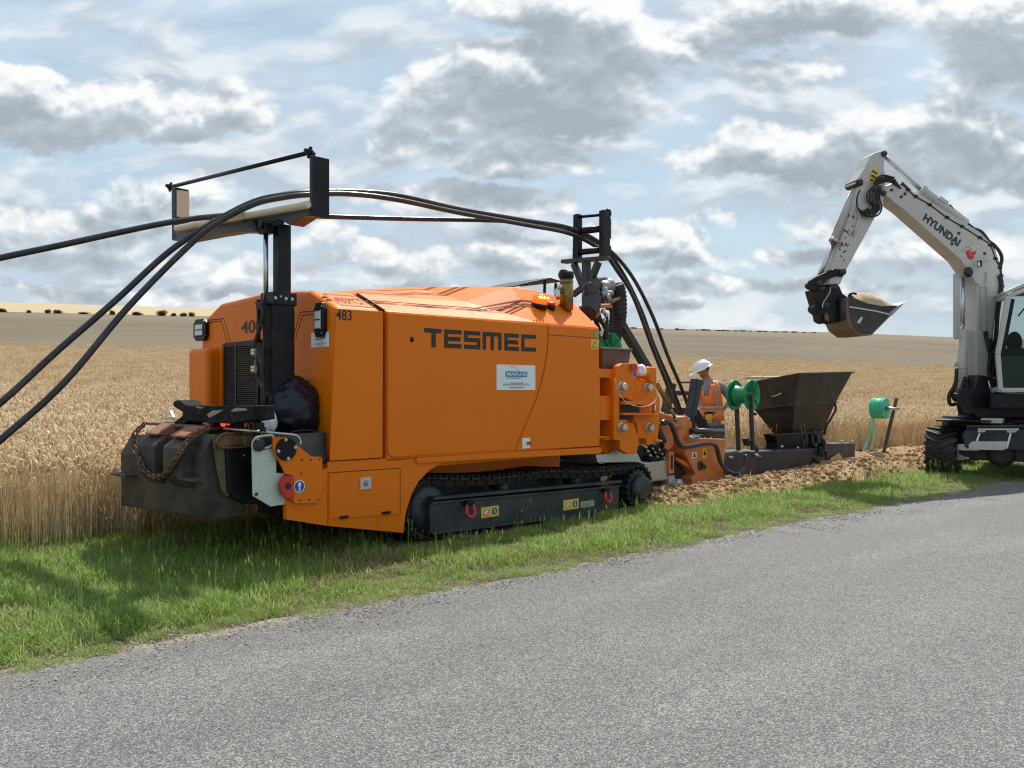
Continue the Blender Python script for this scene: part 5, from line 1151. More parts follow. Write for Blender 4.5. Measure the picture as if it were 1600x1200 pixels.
mb = LB(); mb.tube([TC+(TL-TC)*.28+(MC-TC)*.55+Vector((-.03, 0, 0)), TC+(TL-TC)*.42+(MC-TC)*.62+Vector((-.05, 0, 0)), TC+(TL-TC)*.5+(MC-TC)*.6+Vector((-.03, 0, 0))], .012, 8); mb.build('hopper_handle', M['zinc'], hp)
mb = LB(); mb.prism([s8(x, y, .85) for x, y in [(668, 662), (1010, 640), (1000, 752), (690, 768), (690, 720)]], (0, .22, 0)); nk = mb.build('hopper_neck', M['black'], lb, .01)
mb = LB(); mb.beam(s8(640, 665, .84), s8(1020, 640, .84), .03, .02)
for x in (885, 925, 965): mb.beam(s8(x, 660, .83), s8(x+8, 760, .83), .03, .05)
mb.build('neck_rib', M['charcoal'], nk)
mb = LB(); mb.tube(smooth_path([s8(1085, 440, .6), s8(1092, 490, .6), s8(1060, 550, .6), s8(1025, 610, .65), s8(1015, 660, .7)], 6), .022, 8); mb.build('side_lever', M['hopper'], lb)
mb = LB()
for k in range(16): x = rng.uniform(945, 1010); y = rng.uniform(625, 860); mb.ball(s8(x, y, .56), rng.uniform(.02, .05), 7, 5, .2)
mb.build('mud_splash', M['ballast'], lb)
mb = LB(); mb.cyl(s8(460, 270, 1.5), s8(700, 262, 1.5), .022, 10); mb.beam(s8(578, 255, 1.5), s8(582, 290, 1.5), .03, .03); mb.build('yellow_rod', M['ivory'], lb)
mb = LB(); mb.beam(s8(405, 485, .85), s8(418, 770, .85), .045, .06, up=Y_); mb.build('reel_post', M['hopper'], lb)
mb = LB(); mb.beam(s8(500, 380, .55), s8(516, 770, .55), .045, .06, up=Y_); mb.beam(s8(500, 700, .55), s8(548, 775, .55), .04, .05, up=Y_); mb.build('reel_post', M['hopper'], lb)
mb = LB(); mb.beam(s8(462, 685, .7), s8(480, 735, .7), .05, .1, up=Y_); mb.build('small_bracket', M['hopper'], lb)
mb = LB(); mb.beam(s8(1515, 412, .45), s8(1425, 790, .45), .045, .055, up=Y_); mb.build('reel_post', M['hopper'], lb)
# green reel
def reel(name, c, r, L, core, mat, wound, label, ang=0.):
    ax = Vector((ang, -1, 0)).normalized(); root = empty(name, wpt(c-Vector((0, 0, r))), T.rz, label=label, cat='reel'); o_ = c-Vector((0, 0, r))
    def loc(mb): mb.v = [tuple(Vector(v)-o_) for v in mb.v]; return mb
    if wound:
        mb = MB(); mb.lathe(c-ax*L/2, ax, [(0, r*.93), (L*.02, r), (L*.98, r), (L, r*.9)], 36); loc(mb).build('wound_roll', mat, root)
        mb = MB()
        for k in range(9):
            t_ = -.46+.115*k; mb.torus(c+ax*L*(t_+.01*(k % 3)), ax, r*1.005, .007, 36, 6)
        loc(mb).build('tape_strand', M['teal_light'], root)
        mb = MB(); mb.lathe(c+ax*L*.5, ax, [(0, .05), (.1, .03), (.25, .025)], 14); mb.cyl(c+ax*.1, c+ax*(L*.5+.28), .018, 8); loc(mb).build('axle', M['zinc'], root)
    else:
        for s_ in (-1, 1):
            e = c+ax*s_*L/2; mb = MB()
            mb.lathe(e-ax*.012, ax, [(0, core*.55), (0, r*.94), (-.006, r), (.006, r*1.02), (.018, r*1.02), (.026, r*.98), (.026, r*.92), (.020, r*.88), (.020, core*.55), (0, core*.55)], 40)
            for k in range(8): a = k*pi/4; nx = Z_; ny = ax.cross(nx); d = nx*cos(a)+ny*sin(a); mb.beam(e+ax*.018*s_+d*core*.6, e+ax*.018*s_+d*r*.9, .012, .018, up=ax)
            loc(mb).build('flange', mat, root)
        mb = MB(); prof = [(-L/2+.01, core*1.35), (-L*.3, core*1.08), (-L*.15, core), (L*.15, core), (L*.3, core*1.08), (L/2-.01, core*1.35)]
        mb.lathe(c, ax, prof, 36); loc(mb).build('drum', mat, root)
    return root
mt_, t = newmat('teal_light'); t.b.inputs['Base Color'].default_value = (.12, .62, .42, 1); t.b.inputs['Roughness'].default_value = .5; M['teal_light'] = mt_
c = (S(1151, 618, .88)+S(1172, 617, .60))/2; c = S(1161.5, 617.5, .72)
reel('cable_reel', c, .245, .30, .135, M['green'], False, 'empty green plastic reel with two flanges, between the worker and the hopper')
c = S(942, 549, 1.0); reel('cable_reel', c, .25, .26, .13, M['green'], False, 'green reel half hidden behind the brown box at the rear of the trencher')
c = S(1374, 638, .60); tr2 = reel('tape_reel', c, .205, .27, .1, M['teal'], True, 'full roll of turquoise warning tape on a post at the tail of the laying box')
o_ = c-Vector((0, 0, .185)); mb = MB(); rng = random.Random(2)
for k in range(5):
    x0 = 1325+k*9; pts = [s8(x0+5, 540, .66), s8(x0-3, 620, .66), s8(1300+k*8+rng.uniform(-8, 8), 700, .66), s8(1283+k*6, 775, .62)]
    if k > 2: pts = [s8(x0, 545, .68), s8(x0+8+rng.uniform(-8, 8), 620, .67), s8(x0-4, 700, .66), s8(x0-18, 760, .64)]
    pts = smooth_path(pts, 4)
    for a, b in zip(pts, pts[1:]): mb.beam(a, b, .004, .042 if k < 3 else .022, up=X_)
mb.v = [tuple(Vector(v)-o_) for v in mb.v]; mb.build('hanging_tape', M['teal_light'], tr2)
# ================================================================ SPOIL: dug soil beside the trench
from mathutils import noise as mn
def spoil_h(u, v):
    e = min(1, max(0, (u-8.1)/.4)); vc = 7.15+.12*sin(u*.8); h = (.10+.10*sst(10.5, 14, u))*math.exp(-((v-vc)/.38)**2)+(.08+.08*sst(10, 14, u))*math.exp(-((v-8.35)/.42)**2)
    n_ = mn.fractal(Vector((u*1.3, v*1.3, 0)), .8, 2.1, 6); n2_ = mn.ridged_multi_fractal(Vector((u*4, v*4, 3)), .8, 2, 4, 1, 2)
    edge = sst(6.45, 6.75, v+.1*sin(u*2.2)+.1*n_)*sst(9.35, 8.8, v)
    return (-.02+(h*(1+.35*n_)+.035*n2_+.03)*edge*e)+ground_base(u, v)
def ground_base(u, v): x, y = from_uv(u, v); return ground_z(x, y)
vs = []; fs = []; NU = 560; NV = 64
for i in range(NU+1):
    u = 8.0+(40-8.0)*(i/NU)**1.5
    for j in range(NV+1):
        v = 6.4+3.0*j/NV; x, y = from_uv(u, v); vs.append((x, y, spoil_h(u, v)-.02))
for i in range(NU):
    for j in range(NV): a = i*(NV+1)+j; fs.append((a, a+NV+1, a+NV+2, a+1))
rng = random.Random(8)
def clod(c, r):
    b = len(vs); n = 7; m = 4; vs.append((c[0], c[1], c[2]+r*.7))
    for i in range(1, m):
        for k in range(n): a = 2*pi*k/n; th = pi*i/m; j = rng.uniform(.7, 1.25); vs.append((c[0]+r*j*sin(th)*cos(a), c[1]+r*j*sin(th)*sin(a), c[2]+r*.75*j*cos(th)))
    for k in range(n): fs.append((b, b+1+k, b+1+(k+1) % n))
    for i in range(m-2):
        for k in range(n): fs.append((b+1+i*n+k, b+1+(i+1)*n+k, b+1+(i+1)*n+(k+1) % n, b+1+i*n+(k+1) % n))
for k in range(6500):
    u = 8.1+16*rng.random()**1.3; v = rng.gauss(7.1, .42) if rng.random() < .7 else rng.uniform(6.6, 9.1)
    if not 6.45 < v < 9.2: continue
    x, y = from_uv(u, v); r = .009+.045*rng.random()**5; clod((x, y, spoil_h(u, v)-.02+r*.3), r)
m, t = newmat('dug_soil'); pos = t.node('ShaderNodeNewGeometry').outputs['Position']; n1, _ = t.noise(pos, 3, 6, .65); n2, _ = t.noise(pos, 22, 5, .7)
c = t.mix(t.ss(n1, .35, .65), (.26, .150, .068, 1), (.44, .285, .145, 1)); c = t.mix(t.m('MULTIPLY', t.ss(n2, .55, .72), .8), c, (.54, .41, .26, 1)); c = t.mix(t.m('MULTIPLY', t.ss(n2, .46, .30), .6), c, (.14, .075, .04, 1))
t.l.new(c, t.b.inputs['Base Color']); t.b.inputs['Roughness'].default_value = .95; bump(t, n2, .7, .03)
me = bpy.data.meshes.new('spoil_heap'); me.from_pydata(vs, [], fs); me.materials.append(m)
o = bpy.data.objects.new('spoil_heap', me); COL.objects.link(o); tag(o, 'reddish brown dug soil and stones heaped along the trench', 'soil', kind='stuff')
# ================================================================ WORKER
YP = 14.2; kx = YP/F
def wp(px_, py_, dy=0): y = YP+dy; return Vector(((px_-CX)/F*y, y, H-(py_-CY)/F*y))
P0w = wp(1110, 660); feet = .06
ps = empty('person', (P0w.x, P0w.y, feet), 0, label='worker in white hard hat and orange hi-vis vest, looking down, hand on hip', cat='person')
PO = Vector((P0w.x, P0w.y, feet))
def skinned(name, pts, edges, mat, sub=2, root=0, parent=ps, tree=True):
    me = bpy.data.meshes.new(name); me.from_pydata([tuple(Vector(p[0])-PO) for p in pts], edges, []); o = bpy.data.objects.new(name, me); COL.objects.link(o); o.parent = parent
    me.materials.append(mat); md = o.modifiers.new('skin', 'SKIN'); md.use_smooth_shade = True
    sv_ = me.skin_vertices[0].data
    for i, p in enumerate(pts): sv_[i].radius = p[1] if isinstance(p[1], tuple) else (p[1], p[1]); sv_[i].use_root = (i == root)
    s_ = o.modifiers.new('sub', 'SUBSURF'); s_.levels = sub; s_.render_levels = sub; return o
hipL, hipR = wp(1101, 668, .02), wp(1122, 668, -.02)
B_ = [(wp(1112, 660), (.13, .10)), (wp(1110, 640), (.11, .09)), (wp(1107, 616), (.15, .12)), (wp(1107, 600), (.11, .09)), (wp(1104, 591, -.03), .062), (wp(1100, 583, -.06), .07), (wp(1098, 574, -.08), .085),
      (wp(1126, 603, .02), .065), (wp(1141, 627, .12), .045), (wp(1129, 641, -.06), .033), (wp(1090, 603, -.05), .065), (wp(1080, 630, -.18), .045), (wp(1088, 646, -.38), .033),
      (hipL, .10), (wp(1098, 705, -.05), .07), (wp(1100, 742, .02), .05), (hipR, .10), (wp(1124, 705, -.05), .07), (wp(1126, 742, .02), .05), (wp(1098, 746, -.16), .04), (wp(1124, 746, -.16), .04)]
ED = [(0, 1), (1, 2), (2, 3), (3, 4), (4, 5), (5, 6), (3, 7), (7, 8), (8, 9), (3, 10), (10, 11), (11, 12), (0, 13), (13, 14), (14, 15), (0, 16), (16, 17), (17, 18), (15, 19), (18, 20)]
body = skinned('body', B_, ED, M['skin'])
# clothes
sh = [(wp(1112, 672), (.19, .155)), (wp(1110, 640), (.175, .145)), (wp(1107, 616), (.18, .145)), (wp(1107, 600), (.135, .11)), (wp(1106, 595, -.01), .08), (wp(1126, 602, .02), .085), (wp(1134, 615, .07), .07), (wp(1090, 602, -.05), .085), (wp(1085, 616, -.11), .07)]
skinned('shirt', sh, [(0, 1), (1, 2), (2, 3), (3, 4), (3, 5), (5, 6), (3, 7), (7, 8)], M['shirt'])
trs = [(wp(1112, 654), (.19, .155)), (hipL, .125), (wp(1098, 705, -.05), .095), (wp(1100, 738, .02), .075), (hipR, .125), (wp(1124, 705, -.05), .095), (wp(1126, 738, .02), .075)]
skinned('trousers', trs, [(0, 1), (1, 2), (2, 3), (0, 4), (4, 5), (5, 6)], M['jeans'])
# vest: a shell round the torso, open at the sides of the arms
def ring_at(px_, py_, rx, ry, n=28, dy=0., a0=0, a1=2*pi):
    c = wp(px_, py_, dy)-PO; return [c+Vector((rx*cos(a), ry*sin(a), 0)) for a in [a0+(a1-a0)*k/(n-1) for k in range(n)]]
rows = [(1112, 657, .205, .172), (1111, 640, .19, .162), (1110, 634.5, .195, .166), (1109, 628, .20, .17), (1107, 618, .212, .178), (1107, 608, .20, .17), (1107, 600, .165, .15), (1107, 594.5, .115, .12)]
mb = MB(); n = 36; vs_ = []
for (x_, y_, rx, ry) in rows: vs_ += ring_at(x_, y_, rx, ry, n+1)[:n]
fs_ = []; fr_ = []
for i in range(len(rows)-1):
    for k in range(n):
        a = (k+.5)/n*360
        armhole = i >= 4 and i < 6 and (a < 32 or a > 328 or 150 < a < 210)
        neck = i >= 4 and abs(a-252) < (10+13*(i-4))
        if armhole or neck: continue
        tape = (i == 1) or (i == 0 and False) or (abs(a-297) < 6 and i > 1) or (abs(a-215) < 5 and i > 1)
        (fr_ if tape else fs_).append((i*n+k, i*n+(k+1) % n, (i+1)*n+(k+1) % n, (i+1)*n+k))
vo_ = MB().add(vs_, fs_, True).build('vest', M['vest'], ps); tp_ = MB().add(vs_, fr_, True).build('reflective_tape', M['reflect'], vo_)
for o in (vo_, tp_): sm = o.modifiers.new('t', 'SOLIDIFY'); sm.thickness = .012; sm.offset = 1
mb = MB(); c = wp(1111, 645.5)-PO; mb.lathe(c-Z_*.03, Z_, [(0, .18), (.0, .188), (.06, .186), (.06, .18)], 30); 
for v_ in range(len(mb.v)): x, y, z = mb.v[v_]; mb.v[v_] = (c.x+(x-c.x)*1.08, c.y+(y-c.y)*.95, z)
mb.build('belt', M['black'], ps)
mb = MB(); c = wp(1106, 655, -.2)-PO; mb.box(c, (.15, .06, .10)); mb.build('belt_pouch', M['brownbin'], ps, .015); mb = MB(); mb.lathe(c+Vector((.01, -.035, .03)), -Y_, [(0, .06), (.03, .06), (.035, .05)], 20); mb.box(c+Vector((.02, -.04, -.045)), (.08, .03, .035)); mb.build('tape_measure', M['yellow'], ps, .006)
# head
hc = wp(1099, 577, -.09)-PO; R_h = Matrix.Rotation(radians(-24), 3, 'Y')   # bowed forward, face turned to the left
mb = MB(); mb.ball((0, 0, 0), (.098, .080, .125), 24, 18)
for i, v_ in enumerate(mb.v):
    x, y, z = v_
    if z < 0: y *= 1+.35*z/.125*.6; x = x*(1+.12*z/.125)-.012*(-z/.125)
    mb.v[i] = (x, y, z)
mb.ball((-.102, 0, -.015), (.020, .014, .026), 10, 8); mb.ball((-.088, 0, -.068), (.018, .026, .007), 10, 6); mb.ball((-.088, 0, -.080), (.016, .024, .007), 10, 6); mb.ball((-.075, 0, -.105), (.022, .025, .018), 10, 8)
for s_ in (-1, 1): mb.ball((0.005, s_*.080, -.01), (.020, .010, .032), 10, 8)
mb.v = [tuple(hc+R_h @ Vector(v)) for v in mb.v]; hd = mb.build('head', M['skin'], ps)
mb = MB()
for s_ in (-1, 1): mb.ball((-.084, s_*.034, .012), (.012, .014, .009), 10, 8)
mb.v = [tuple(hc+R_h @ Vector(v)) for v in mb.v]; mb.build('eye', M['ink'], hd)
mb = MB(); mb.ball((.012, 0, .02), (.098, .083, .10), 20, 14); mb.v = [tuple(hc+R_h @ Vector((v[0] if v[0] > -.02 else -.02+(v[0]+.02)*.1, v[1], max(v[2], -.05)))) for v in mb.v]; mb.build('hair', M['hopper'], hd)
mb = MB(); nn = 32; prof = [(.048, .150, .128), (.052, .132, .112), (.075, .130, .110), (.105, .118, .100), (.135, .092, .080), (.155, .055, .050), (.163, .001, .001)]
vs_ = []
for (z, rx, ry) in prof:
    for k in range(nn): a = 2*pi*k/nn; ex = .055*max(0, -cos(a))**2 if z < .05 else 0; vs_.append(Vector((-.005+(rx+ex)*cos(a), ry*sin(a), z-(.012 if z < .05 and cos(a) < 0 else 0))))
fs_ = [(i*nn+k, i*nn+(k+1) % nn, (i+1)*nn+(k+1) % nn, (i+1)*nn+k) for i in range(len(prof)-1) for k in range(nn)]
mb.add(vs_, fs_, True)
for y0 in (-.035, 0, .035): mb.tube([Vector((-.10, y0, .118)), Vector((-.06, y0, .152)), Vector((0, y0, .166-abs(y0)*.2)), Vector((.06, y0, .150)), Vector((.10, y0, .115))], .007, 6)
mb.v = [tuple(hc+R_h @ (Vector(v)*1.22+Vector((0, 0, -.042)))) for v in mb.v]; mb.build('hard_hat', M['helmet'], ps)
def hand(w, d, up, parent):
    mb = MB(); w = Vector(w)-PO; d = Vector(d).normalized(); up = Vector(up).normalized(); sd = d.cross(up).normalized()
    mb.ball(w+d*.05, (.045, .035, .04), 14, 10)
    for k, (o_, l_) in enumerate(((-.030, .070), (-.010, .082), (.010, .078), (.030, .062))):
        b0 = w+d*.08+sd*o_; mb.tube([b0, b0+d*l_*.4+up*-.006, b0+d*l_*.75-up*.022, b0+d*l_*.92-up*.045], [.0105, .010, .009, .007], 8)
    b0 = w+d*.03-sd*.035; mb.tube([b0, b0+d*.025-sd*.025, b0+d*.06-sd*.035], [.012, .011, .008], 8)
    return mb.build('hand', M['skin'], parent)
hand(wp(1129, 641, -.06), (-.8, -.3, -.5), (-.2, -.9, .3), ps); hand(wp(1088, 646, -.38), (-.4, -.7, -.5), (0, -.3, 1), ps)
mb = MB()
for fx in (1099, 1125): c = wp(fx, 744, -.06)-PO; c.z = .045; mb.ball(c, (.055, .14, .05), 14, 10)
mb.build('boot', M['hopper'], ps)
# ================================================================ EXCAVATOR
KX = Vector((7.45, 14.35, 0))
xc = empty('excavator', KX, 0, label='white wheeled excavator at the right edge, its raised bucket full of pale soil', cat='excavator')
class XM(MB):      # geometry given in world axes, stored relative to the machine
    fr = None
    def __init__(s, fr=None): MB.__init__(s); s.frm = fr
    def build(s, name, mat, parent=xc, bevel=0, seg=2, **kw):
        R = s.frm.R; O = s.frm.O; s.v = [tuple(R @ Vector(v)+O-KX) for v in s.v]; return MB.build(s, name, mat, parent, bevel, seg, **kw)
A = Frame((7.45, 14.35, 0), radians(258)); AS = A.S
def E1(x, y): return (1240+x*.2333, 220+y*.2333)
def E2(x, y): return (1400+x*.2917, 430+y*.2917)
def Z9(x, y): return (1250+x*.11666, 400+y*.11666)
def Z0(x, y): return (1440+x*.18333, 560+y*.18333)
def ap(pts, cv, v=.17): return [AS(*cv(x, y), v) for x, y in pts]
X = lambda: XM(A)
bpts = ap([(600, 345), (622, 300), (660, 285), (735, 300), (1000, 455), (1250, 612), (1325, 690), (1368, 780), (1383, 880), (1382, 1010)], E1)+ap([(538, 150), (522, 330), (492, 545), (470, 560), (445, 545), (432, 550), (428, 300), (436, 112)], E2)+ap([(1225, 960), (1195, 905), (1120, 797), (745, 465), (690, 425)], E1)
mb = X(); mb.prism(bpts, (0, -.31, 0)); boom = mb.build('boom', M['white'], xc, .012)
mb = X(); mb.prism(ap([(1232, 955), (1248, 955), (1250, 968), (1290, 962), (1292, 975), (1236, 980)], E1, .175), (0, .02, 0)); mb.tube([AS(*E1(1293, 880), .19), AS(*E1(1290, 975), .19), AS(*E2(487, 70), .19), AS(*E2(486, 310), .19)], .010, 6); mb.tube([AS(*E1(1252, 965), .19), AS(*E2(455, 60), .19), AS(*E2(455, 300), .19)], .008, 6); mb.build('boom_pipe', M['white'], boom)
p0 = AS(*E1(862, 530), .172); p1 = AS(*E1(1098, 710), .172); xd = (p1-p0); yd = xd.cross(Vector((0, -1, 0))).normalized(); yd = yd if yd.z > 0 else -yd
def xtext(name, s, p0, xd, yd, h, mat, par, off): 
    o = text_mesh(name, s, A.R @ p0+A.O-KX, A.R @ xd, A.R @ yd, h, xd.length, mat, par, off); return o
xtext('brand_writing', 'HYUNDAI', p0, xd, yd, .135, M['ink'], boom, .04)
mb = X(); mb.prism(ap([(1150, 742), (1172, 730), (1185, 745), (1222, 738), (1218, 758), (1205, 765), (1208, 785), (1185, 797), (1165, 785), (1160, 765)], E1, .172), (0, .003, 0)); em = mb.build('red_emblem', M['red'], boom)
mb = X(); mb.tube(smooth_path(ap([(1135, 738), (1150, 715), (1180, 712), (1190, 735)], E1, .174), 5), .008, 6); mb.tube(ap([(1175, 755), (1195, 752)], E1, .177), .006, 6); mb.tube(ap([(1178, 770), (1195, 768)], E1, .177), .006, 6); mb.build('emblem_line', M['reflect'], em)
mb = X(); mb.prism(ap([(1226, 808), (1252, 800), (1256, 842), (1230, 850)], E1, .24), (0, .03, 0)); mi = mb.build('mirror', M['black'], boom, .006)
mb = X(); mb.prism(ap([(1232, 814), (1247, 809), (1250, 838), (1234, 843)], E1, .272), (0, .002, 0)); mb.build('mirror_glass', M['lens'], mi)
mb = X(); mb.cyl(AS(*E1(1252, 802), .25), AS(*E1(1308, 797), .19), .016, 8); mb.build('mirror_arm', M['white'], mi)
mb = X(); p = AS(*E1(1165, 880), .17); mb.lathe(p, Y_, [(0, .085), (.03, .085), (.03, .04), (.06, .04)], 20); mb.build('boom_pin', M['charcoal'], boom)
mb = X()
for x, y in ((655, 330), (720, 375), (745, 355), (1105, 620), (1060, 690), (1278, 755)): mb.lathe(AS(*E1(x, y), .17), Y_, [(0, .025), (.02, .022)], 10)
mb.build('boom_bolt', M['hopper'], boom)
# lift cylinder in front of the boom
mb = X(); mb.cyl(AS(*E2(355, 10), .02), AS(*E2(357, 300), .02), .038, 14); mb.build('lift_rod', M['chrome'], xc)
mb = X(); mb.prism(ap([(316, -10), (345, -10), (347, 335), (330, 345), (316, 335)], E2, .10), (0, -.05, 0)); mb.build('rod_cover', M['white'], xc, .006)
mb = X(); mb.tube([AS(*E2(357, 292), .02), AS(*E2(356, 480), .02), AS(*E2(358, 640), .02)], [.085, .085, .07], 18); mb.lathe(AS(*E2(357, 500), .02), Z_, [(0, .09), (.03, .09)], 18); mb.lathe(AS(*E2(323, 490), .08), Z_, [(0, .03), (.1, .03)], 10); mb.build('lift_cylinder', M['white'], xc)
# arm
apts = ap([(520, 95), (545, 78), (585, 70), (608, 82), (612, 118), (605, 180), (620, 245), (600, 440), (545, 515), (350, 872), (312, 962), (238, 962), (262, 855), (350, 600), (395, 470), (440, 300), (410, 285), (478, 180)], E1, .13)
mb = X(); mb.prism(apts, (0, -.28, 0)); armx = mb.build('arm', M['white'], xc, .012)
mb = X(); mb.prism(ap([(528, 190), (572, 185), (548, 275), (502, 278)], E1, .132), (0, .003, 0)); dcl = mb.build('yellow_decal', M['yellow'], armx)
mb = X()
for (x, y) in ((535, 205), (550, 215), (528, 235), (542, 245), (522, 262)): mb.box(AS(*E1(x, y), .136), (.05, .002, .03))
mb.build('decal_marks', M['ink'], dcl)
mb = X(); p = AS(*E1(435, 280), .13)
for q_, r in (((438, 280), .06), ((603, 88), .05), ((600, 350), .05)): mb.lathe(AS(*E1(*q_), .13), Y_, [(-.3, r), (.03, r), (.03, r*.5), (.06, r*.5)], 16)
mb.build('arm_pin', M['hopper'], armx)
mb = X(); mb.tube([AS(*E1(437, 285), -.02), AS(*E1(360, 460), -.02), AS(*E1(272, 668), -.02)], .075, 18); mb.lathe(AS(*E1(276, 660), -.02), AS(*E1(270, 672), -.02)-AS(*E1(276, 660), -.02), [(0, .085), (.05, .085)], 18); mb.build('bucket_cylinder', M['white'], xc)
mb = X(); mb.cyl(AS(*E1(272, 668), -.02), AS(*E1(160, 935), -.02), .042, 16); mb.build('bucket_rod', M['chrome'], xc)
mb = X(); mb.tube(ap([(382, 335), (330, 460), (275, 590)], E1, .06), .012, 6); mb.tube(ap([(430, 440), (440, 520), (420, 580), (400, 640)], E1, .16), .012, 6); mb.tube(ap([(495, 465), (480, 520)], E1, .17), .022, 6); mb.build('steel_pipe', M['zinc'], armx)
rng = random.Random(6); mb = X()
for k in range(34): 
    t_ = rng.random(); x = 395-95*t_+rng.uniform(-14, 60); y = 480+330*t_; mb.box(AS(*E1(x-20, y), .131), (rng.uniform(.01, .035), .004, rng.uniform(.01, .05)), Matrix.Rotation(rng.random()*3, 3, 'Y'))
mb.build('paint_chip', M['rust'], armx)
# arm cylinder over the boom
mb = X(); mb.cyl(AS(*E1(608, 100), 0), AS(*E1(860, 335), 0), .036, 14); mb.build('arm_rod', M['chrome'], xc)
mb = X(); a, b = AS(*E1(850, 325), 0), AS(*E1(1150, 555), 0); mb.tube([a, b], .085, 18); mb.lathe(a, b-a, [(-.02, .10), (.06, .10)], 18); mb.prism(ap([(965, 385), (985, 368), (1045, 410), (1030, 425)], E1, .1), (0, -.2, 0)); mb.build('arm_cylinder', M['white'], xc, .003)
# hoses
mb = X()
for k in range(5):
    o = k*11; mb.tube(smooth_path(ap([(720-o, 318-o*1.6), (640-o, 275-o*1.0), (560-o*.4, 292-o*.4), (500+o*1.3, 340+o*.4), (495+o*1.6, 400), (530+o, 440+o*.4), (500+o*.7, 485), (450+o, 480-o*.7)], E1, .19+.01*k), 5), .0135, 7)
for k in range(3): mb.tube(smooth_path(ap([(590-k*14, 300), (575-k*10, 380), (590-k*25, 450), (560-k*30, 500), (480, 505-k*10), (430, 450), (425, 380), (445, 330)], E1, .20+.01*k), 5), .0135, 7)
mb.build('arm_hose', M['rubber'], xc)
mb = X()
bh = [(720, 290), (760, 330), (810, 375), (905, 430), (1020, 515), (1120, 575), (1240, 650), (1310, 700), (1345, 790), (1375, 850), (1383, 905), (1390, 975), (1370, 1075), (1350, 1190)]
mb.tube(smooth_path(ap(bh, E1, .15), 5), .026, 8); mb.tube(smooth_path(ap([(x+6, y-9) for x, y in bh], E1, .10), 5), .02, 8)
mb.tube(smooth_path(ap([(1040, 430), (1100, 500), (1200, 585), (1290, 660), (1350, 705), (1392, 770), (1388, 830), (1370, 850)], E1, .05), 5), .028, 8)
mb.tube(smooth_path(ap([(1200, 585), (1260, 610), (1320, 690), (1345, 750), (1378, 860)], E1, .0), 5), .024, 8); mb.build('boom_hose', M['rubber'], xc)
mb = X()
for x, y in bh[1:-1]: mb.box(AS(*E1(x, y), .15), (.07, .07, .045))
mb.build('hose_clip', M['black'], xc)
mb = X()
for pth in ([(480, 300), (485, 340), (505, 420), (500, 520), (520, 600)], [(500, 340), (520, 400), (525, 480), (500, 560)], [(470, 560), (510, 540), (530, 470), (520, 400), (535, 330), (545, 200), (565, 60), (555, 0)], [(520, 410), (545, 460), (530, 560), (510, 620)]): mb.tube(smooth_path(ap(pth, E2, .2), 5), .035, 8)
for pth in ([(372, 545), (355, 600), (330, 640), (345, 700), (390, 720)], [(325, 500), (318, 580), (285, 640), (290, 690), (320, 690)], [(325, 560), (300, 630), (320, 670), (350, 650), (375, 560)], [(340, 640), (350, 720), (420, 730)]): mb.tube(smooth_path(ap(pth, E2, .1), 5), .03, 8)
mb.build('swing_hose', M['rubber'], xc)
# linkage, coupler, bucket
mb = X(); mb.prism(ap([(90, 400), (130, 330), (230, 270), (400, 190), (470, 172), (530, 175), (600, 200), (605, 245), (570, 278), (500, 270), (400, 300), (330, 360), (290, 450), (160, 465), (105, 440)], Z9, .16), (0, -.05, 0)); mb.prism(ap([(90, 400), (130, 330), (230, 270), (400, 190), (470, 172), (530, 175), (600, 200), (605, 245), (570, 278), (500, 270), (400, 300), (330, 360), (290, 450), (160, 465), (105, 440)], Z9, -.12), (0, -.05, 0)); lk1 = mb.build('bucket_link', M['black'], xc, .01)
mb = X()
for q_ in ((262, 366), (576, 215), (470, 412), (345, 665)): mb.lathe(AS(*Z9(*q_), .17), Y_, [(-.36, .05), (.02, .05), (.02, .028), (.045, .028)], 16)
mb.build('link_pin', M['hopper'], xc)
cpl = [(155, 455), (290, 450), (330, 415), (400, 430), (440, 385), (490, 372), (530, 400), (572, 500), (640, 550), (640, 865), (560, 872), (430, 905), (380, 880), (345, 905), (280, 870), (262, 780), (205, 735), (195, 690), (215, 650)]
mb = X(); mb.prism(ap(cpl, Z9, .12), (0, -.22, 0)); mb.build('coupler', M['black'], xc, .014)
mb = X(); mb.tube(ap([(585, 570), (590, 860)], Z9, .18), .07, 14); mb.build('coupler_cylinder', M['charcoal'], xc)
mb = X(); mb.tube(smooth_path(ap([(405, 420), (400, 480), (350, 570), (310, 630), (300, 700)], Z9, .2), 5), .008, 6); mb.build('grease_line', M['zinc'], xc)
mb = X(); mb.prism(ap([(330, 760), (370, 790), (380, 880), (330, 850)], Z9, .17), (0, .02, 0)); mb.build('coupler_rust', M['rust'], xc)
# bucket: profile on near side, shell behind, open at the top
side = [(645, 560), (690, 510), (730, 560), (900, 632), (1100, 668), (1270, 662), (1330, 668), (1200, 800), (950, 1052), (820, 1052), (700, 962), (655, 860), (640, 700)]
W0, W1 = .30, -.32
mb = X(); mb.prism(ap(side, Z9, W0), (0, -.03, 0)); bk = mb.build('bucket_side', M['hopper'], xc, .006)
far = [Vector((p.x, W1, p.z)) for p in ap(side, Z9, W0)]; mb = X(); mb.prism(far, (0, -.03, 0)); mb.build('bucket_side', M['charcoal'], xc, .006)
near = ap([(645, 560), (640, 700), (655, 860), (700, 962), (820, 1052), (950, 1052), (1200, 800), (1330, 668)], Z9, W0)
mb = X(); vsb = near+[Vector((p.x, W1-.03, p.z)) for p in near]; n = len(near); mb.add(vsb, [(i, i+1, n+i+1, n+i) for i in range(n-1)]); sh_ = mb.build('bucket_shell', M['hopper_tan'] if 'hopper_tan' in M else M['hopper'], xc); sm = sh_.modifiers.new('t', 'SOLIDIFY'); sm.thickness = .03; sm.offset = 0
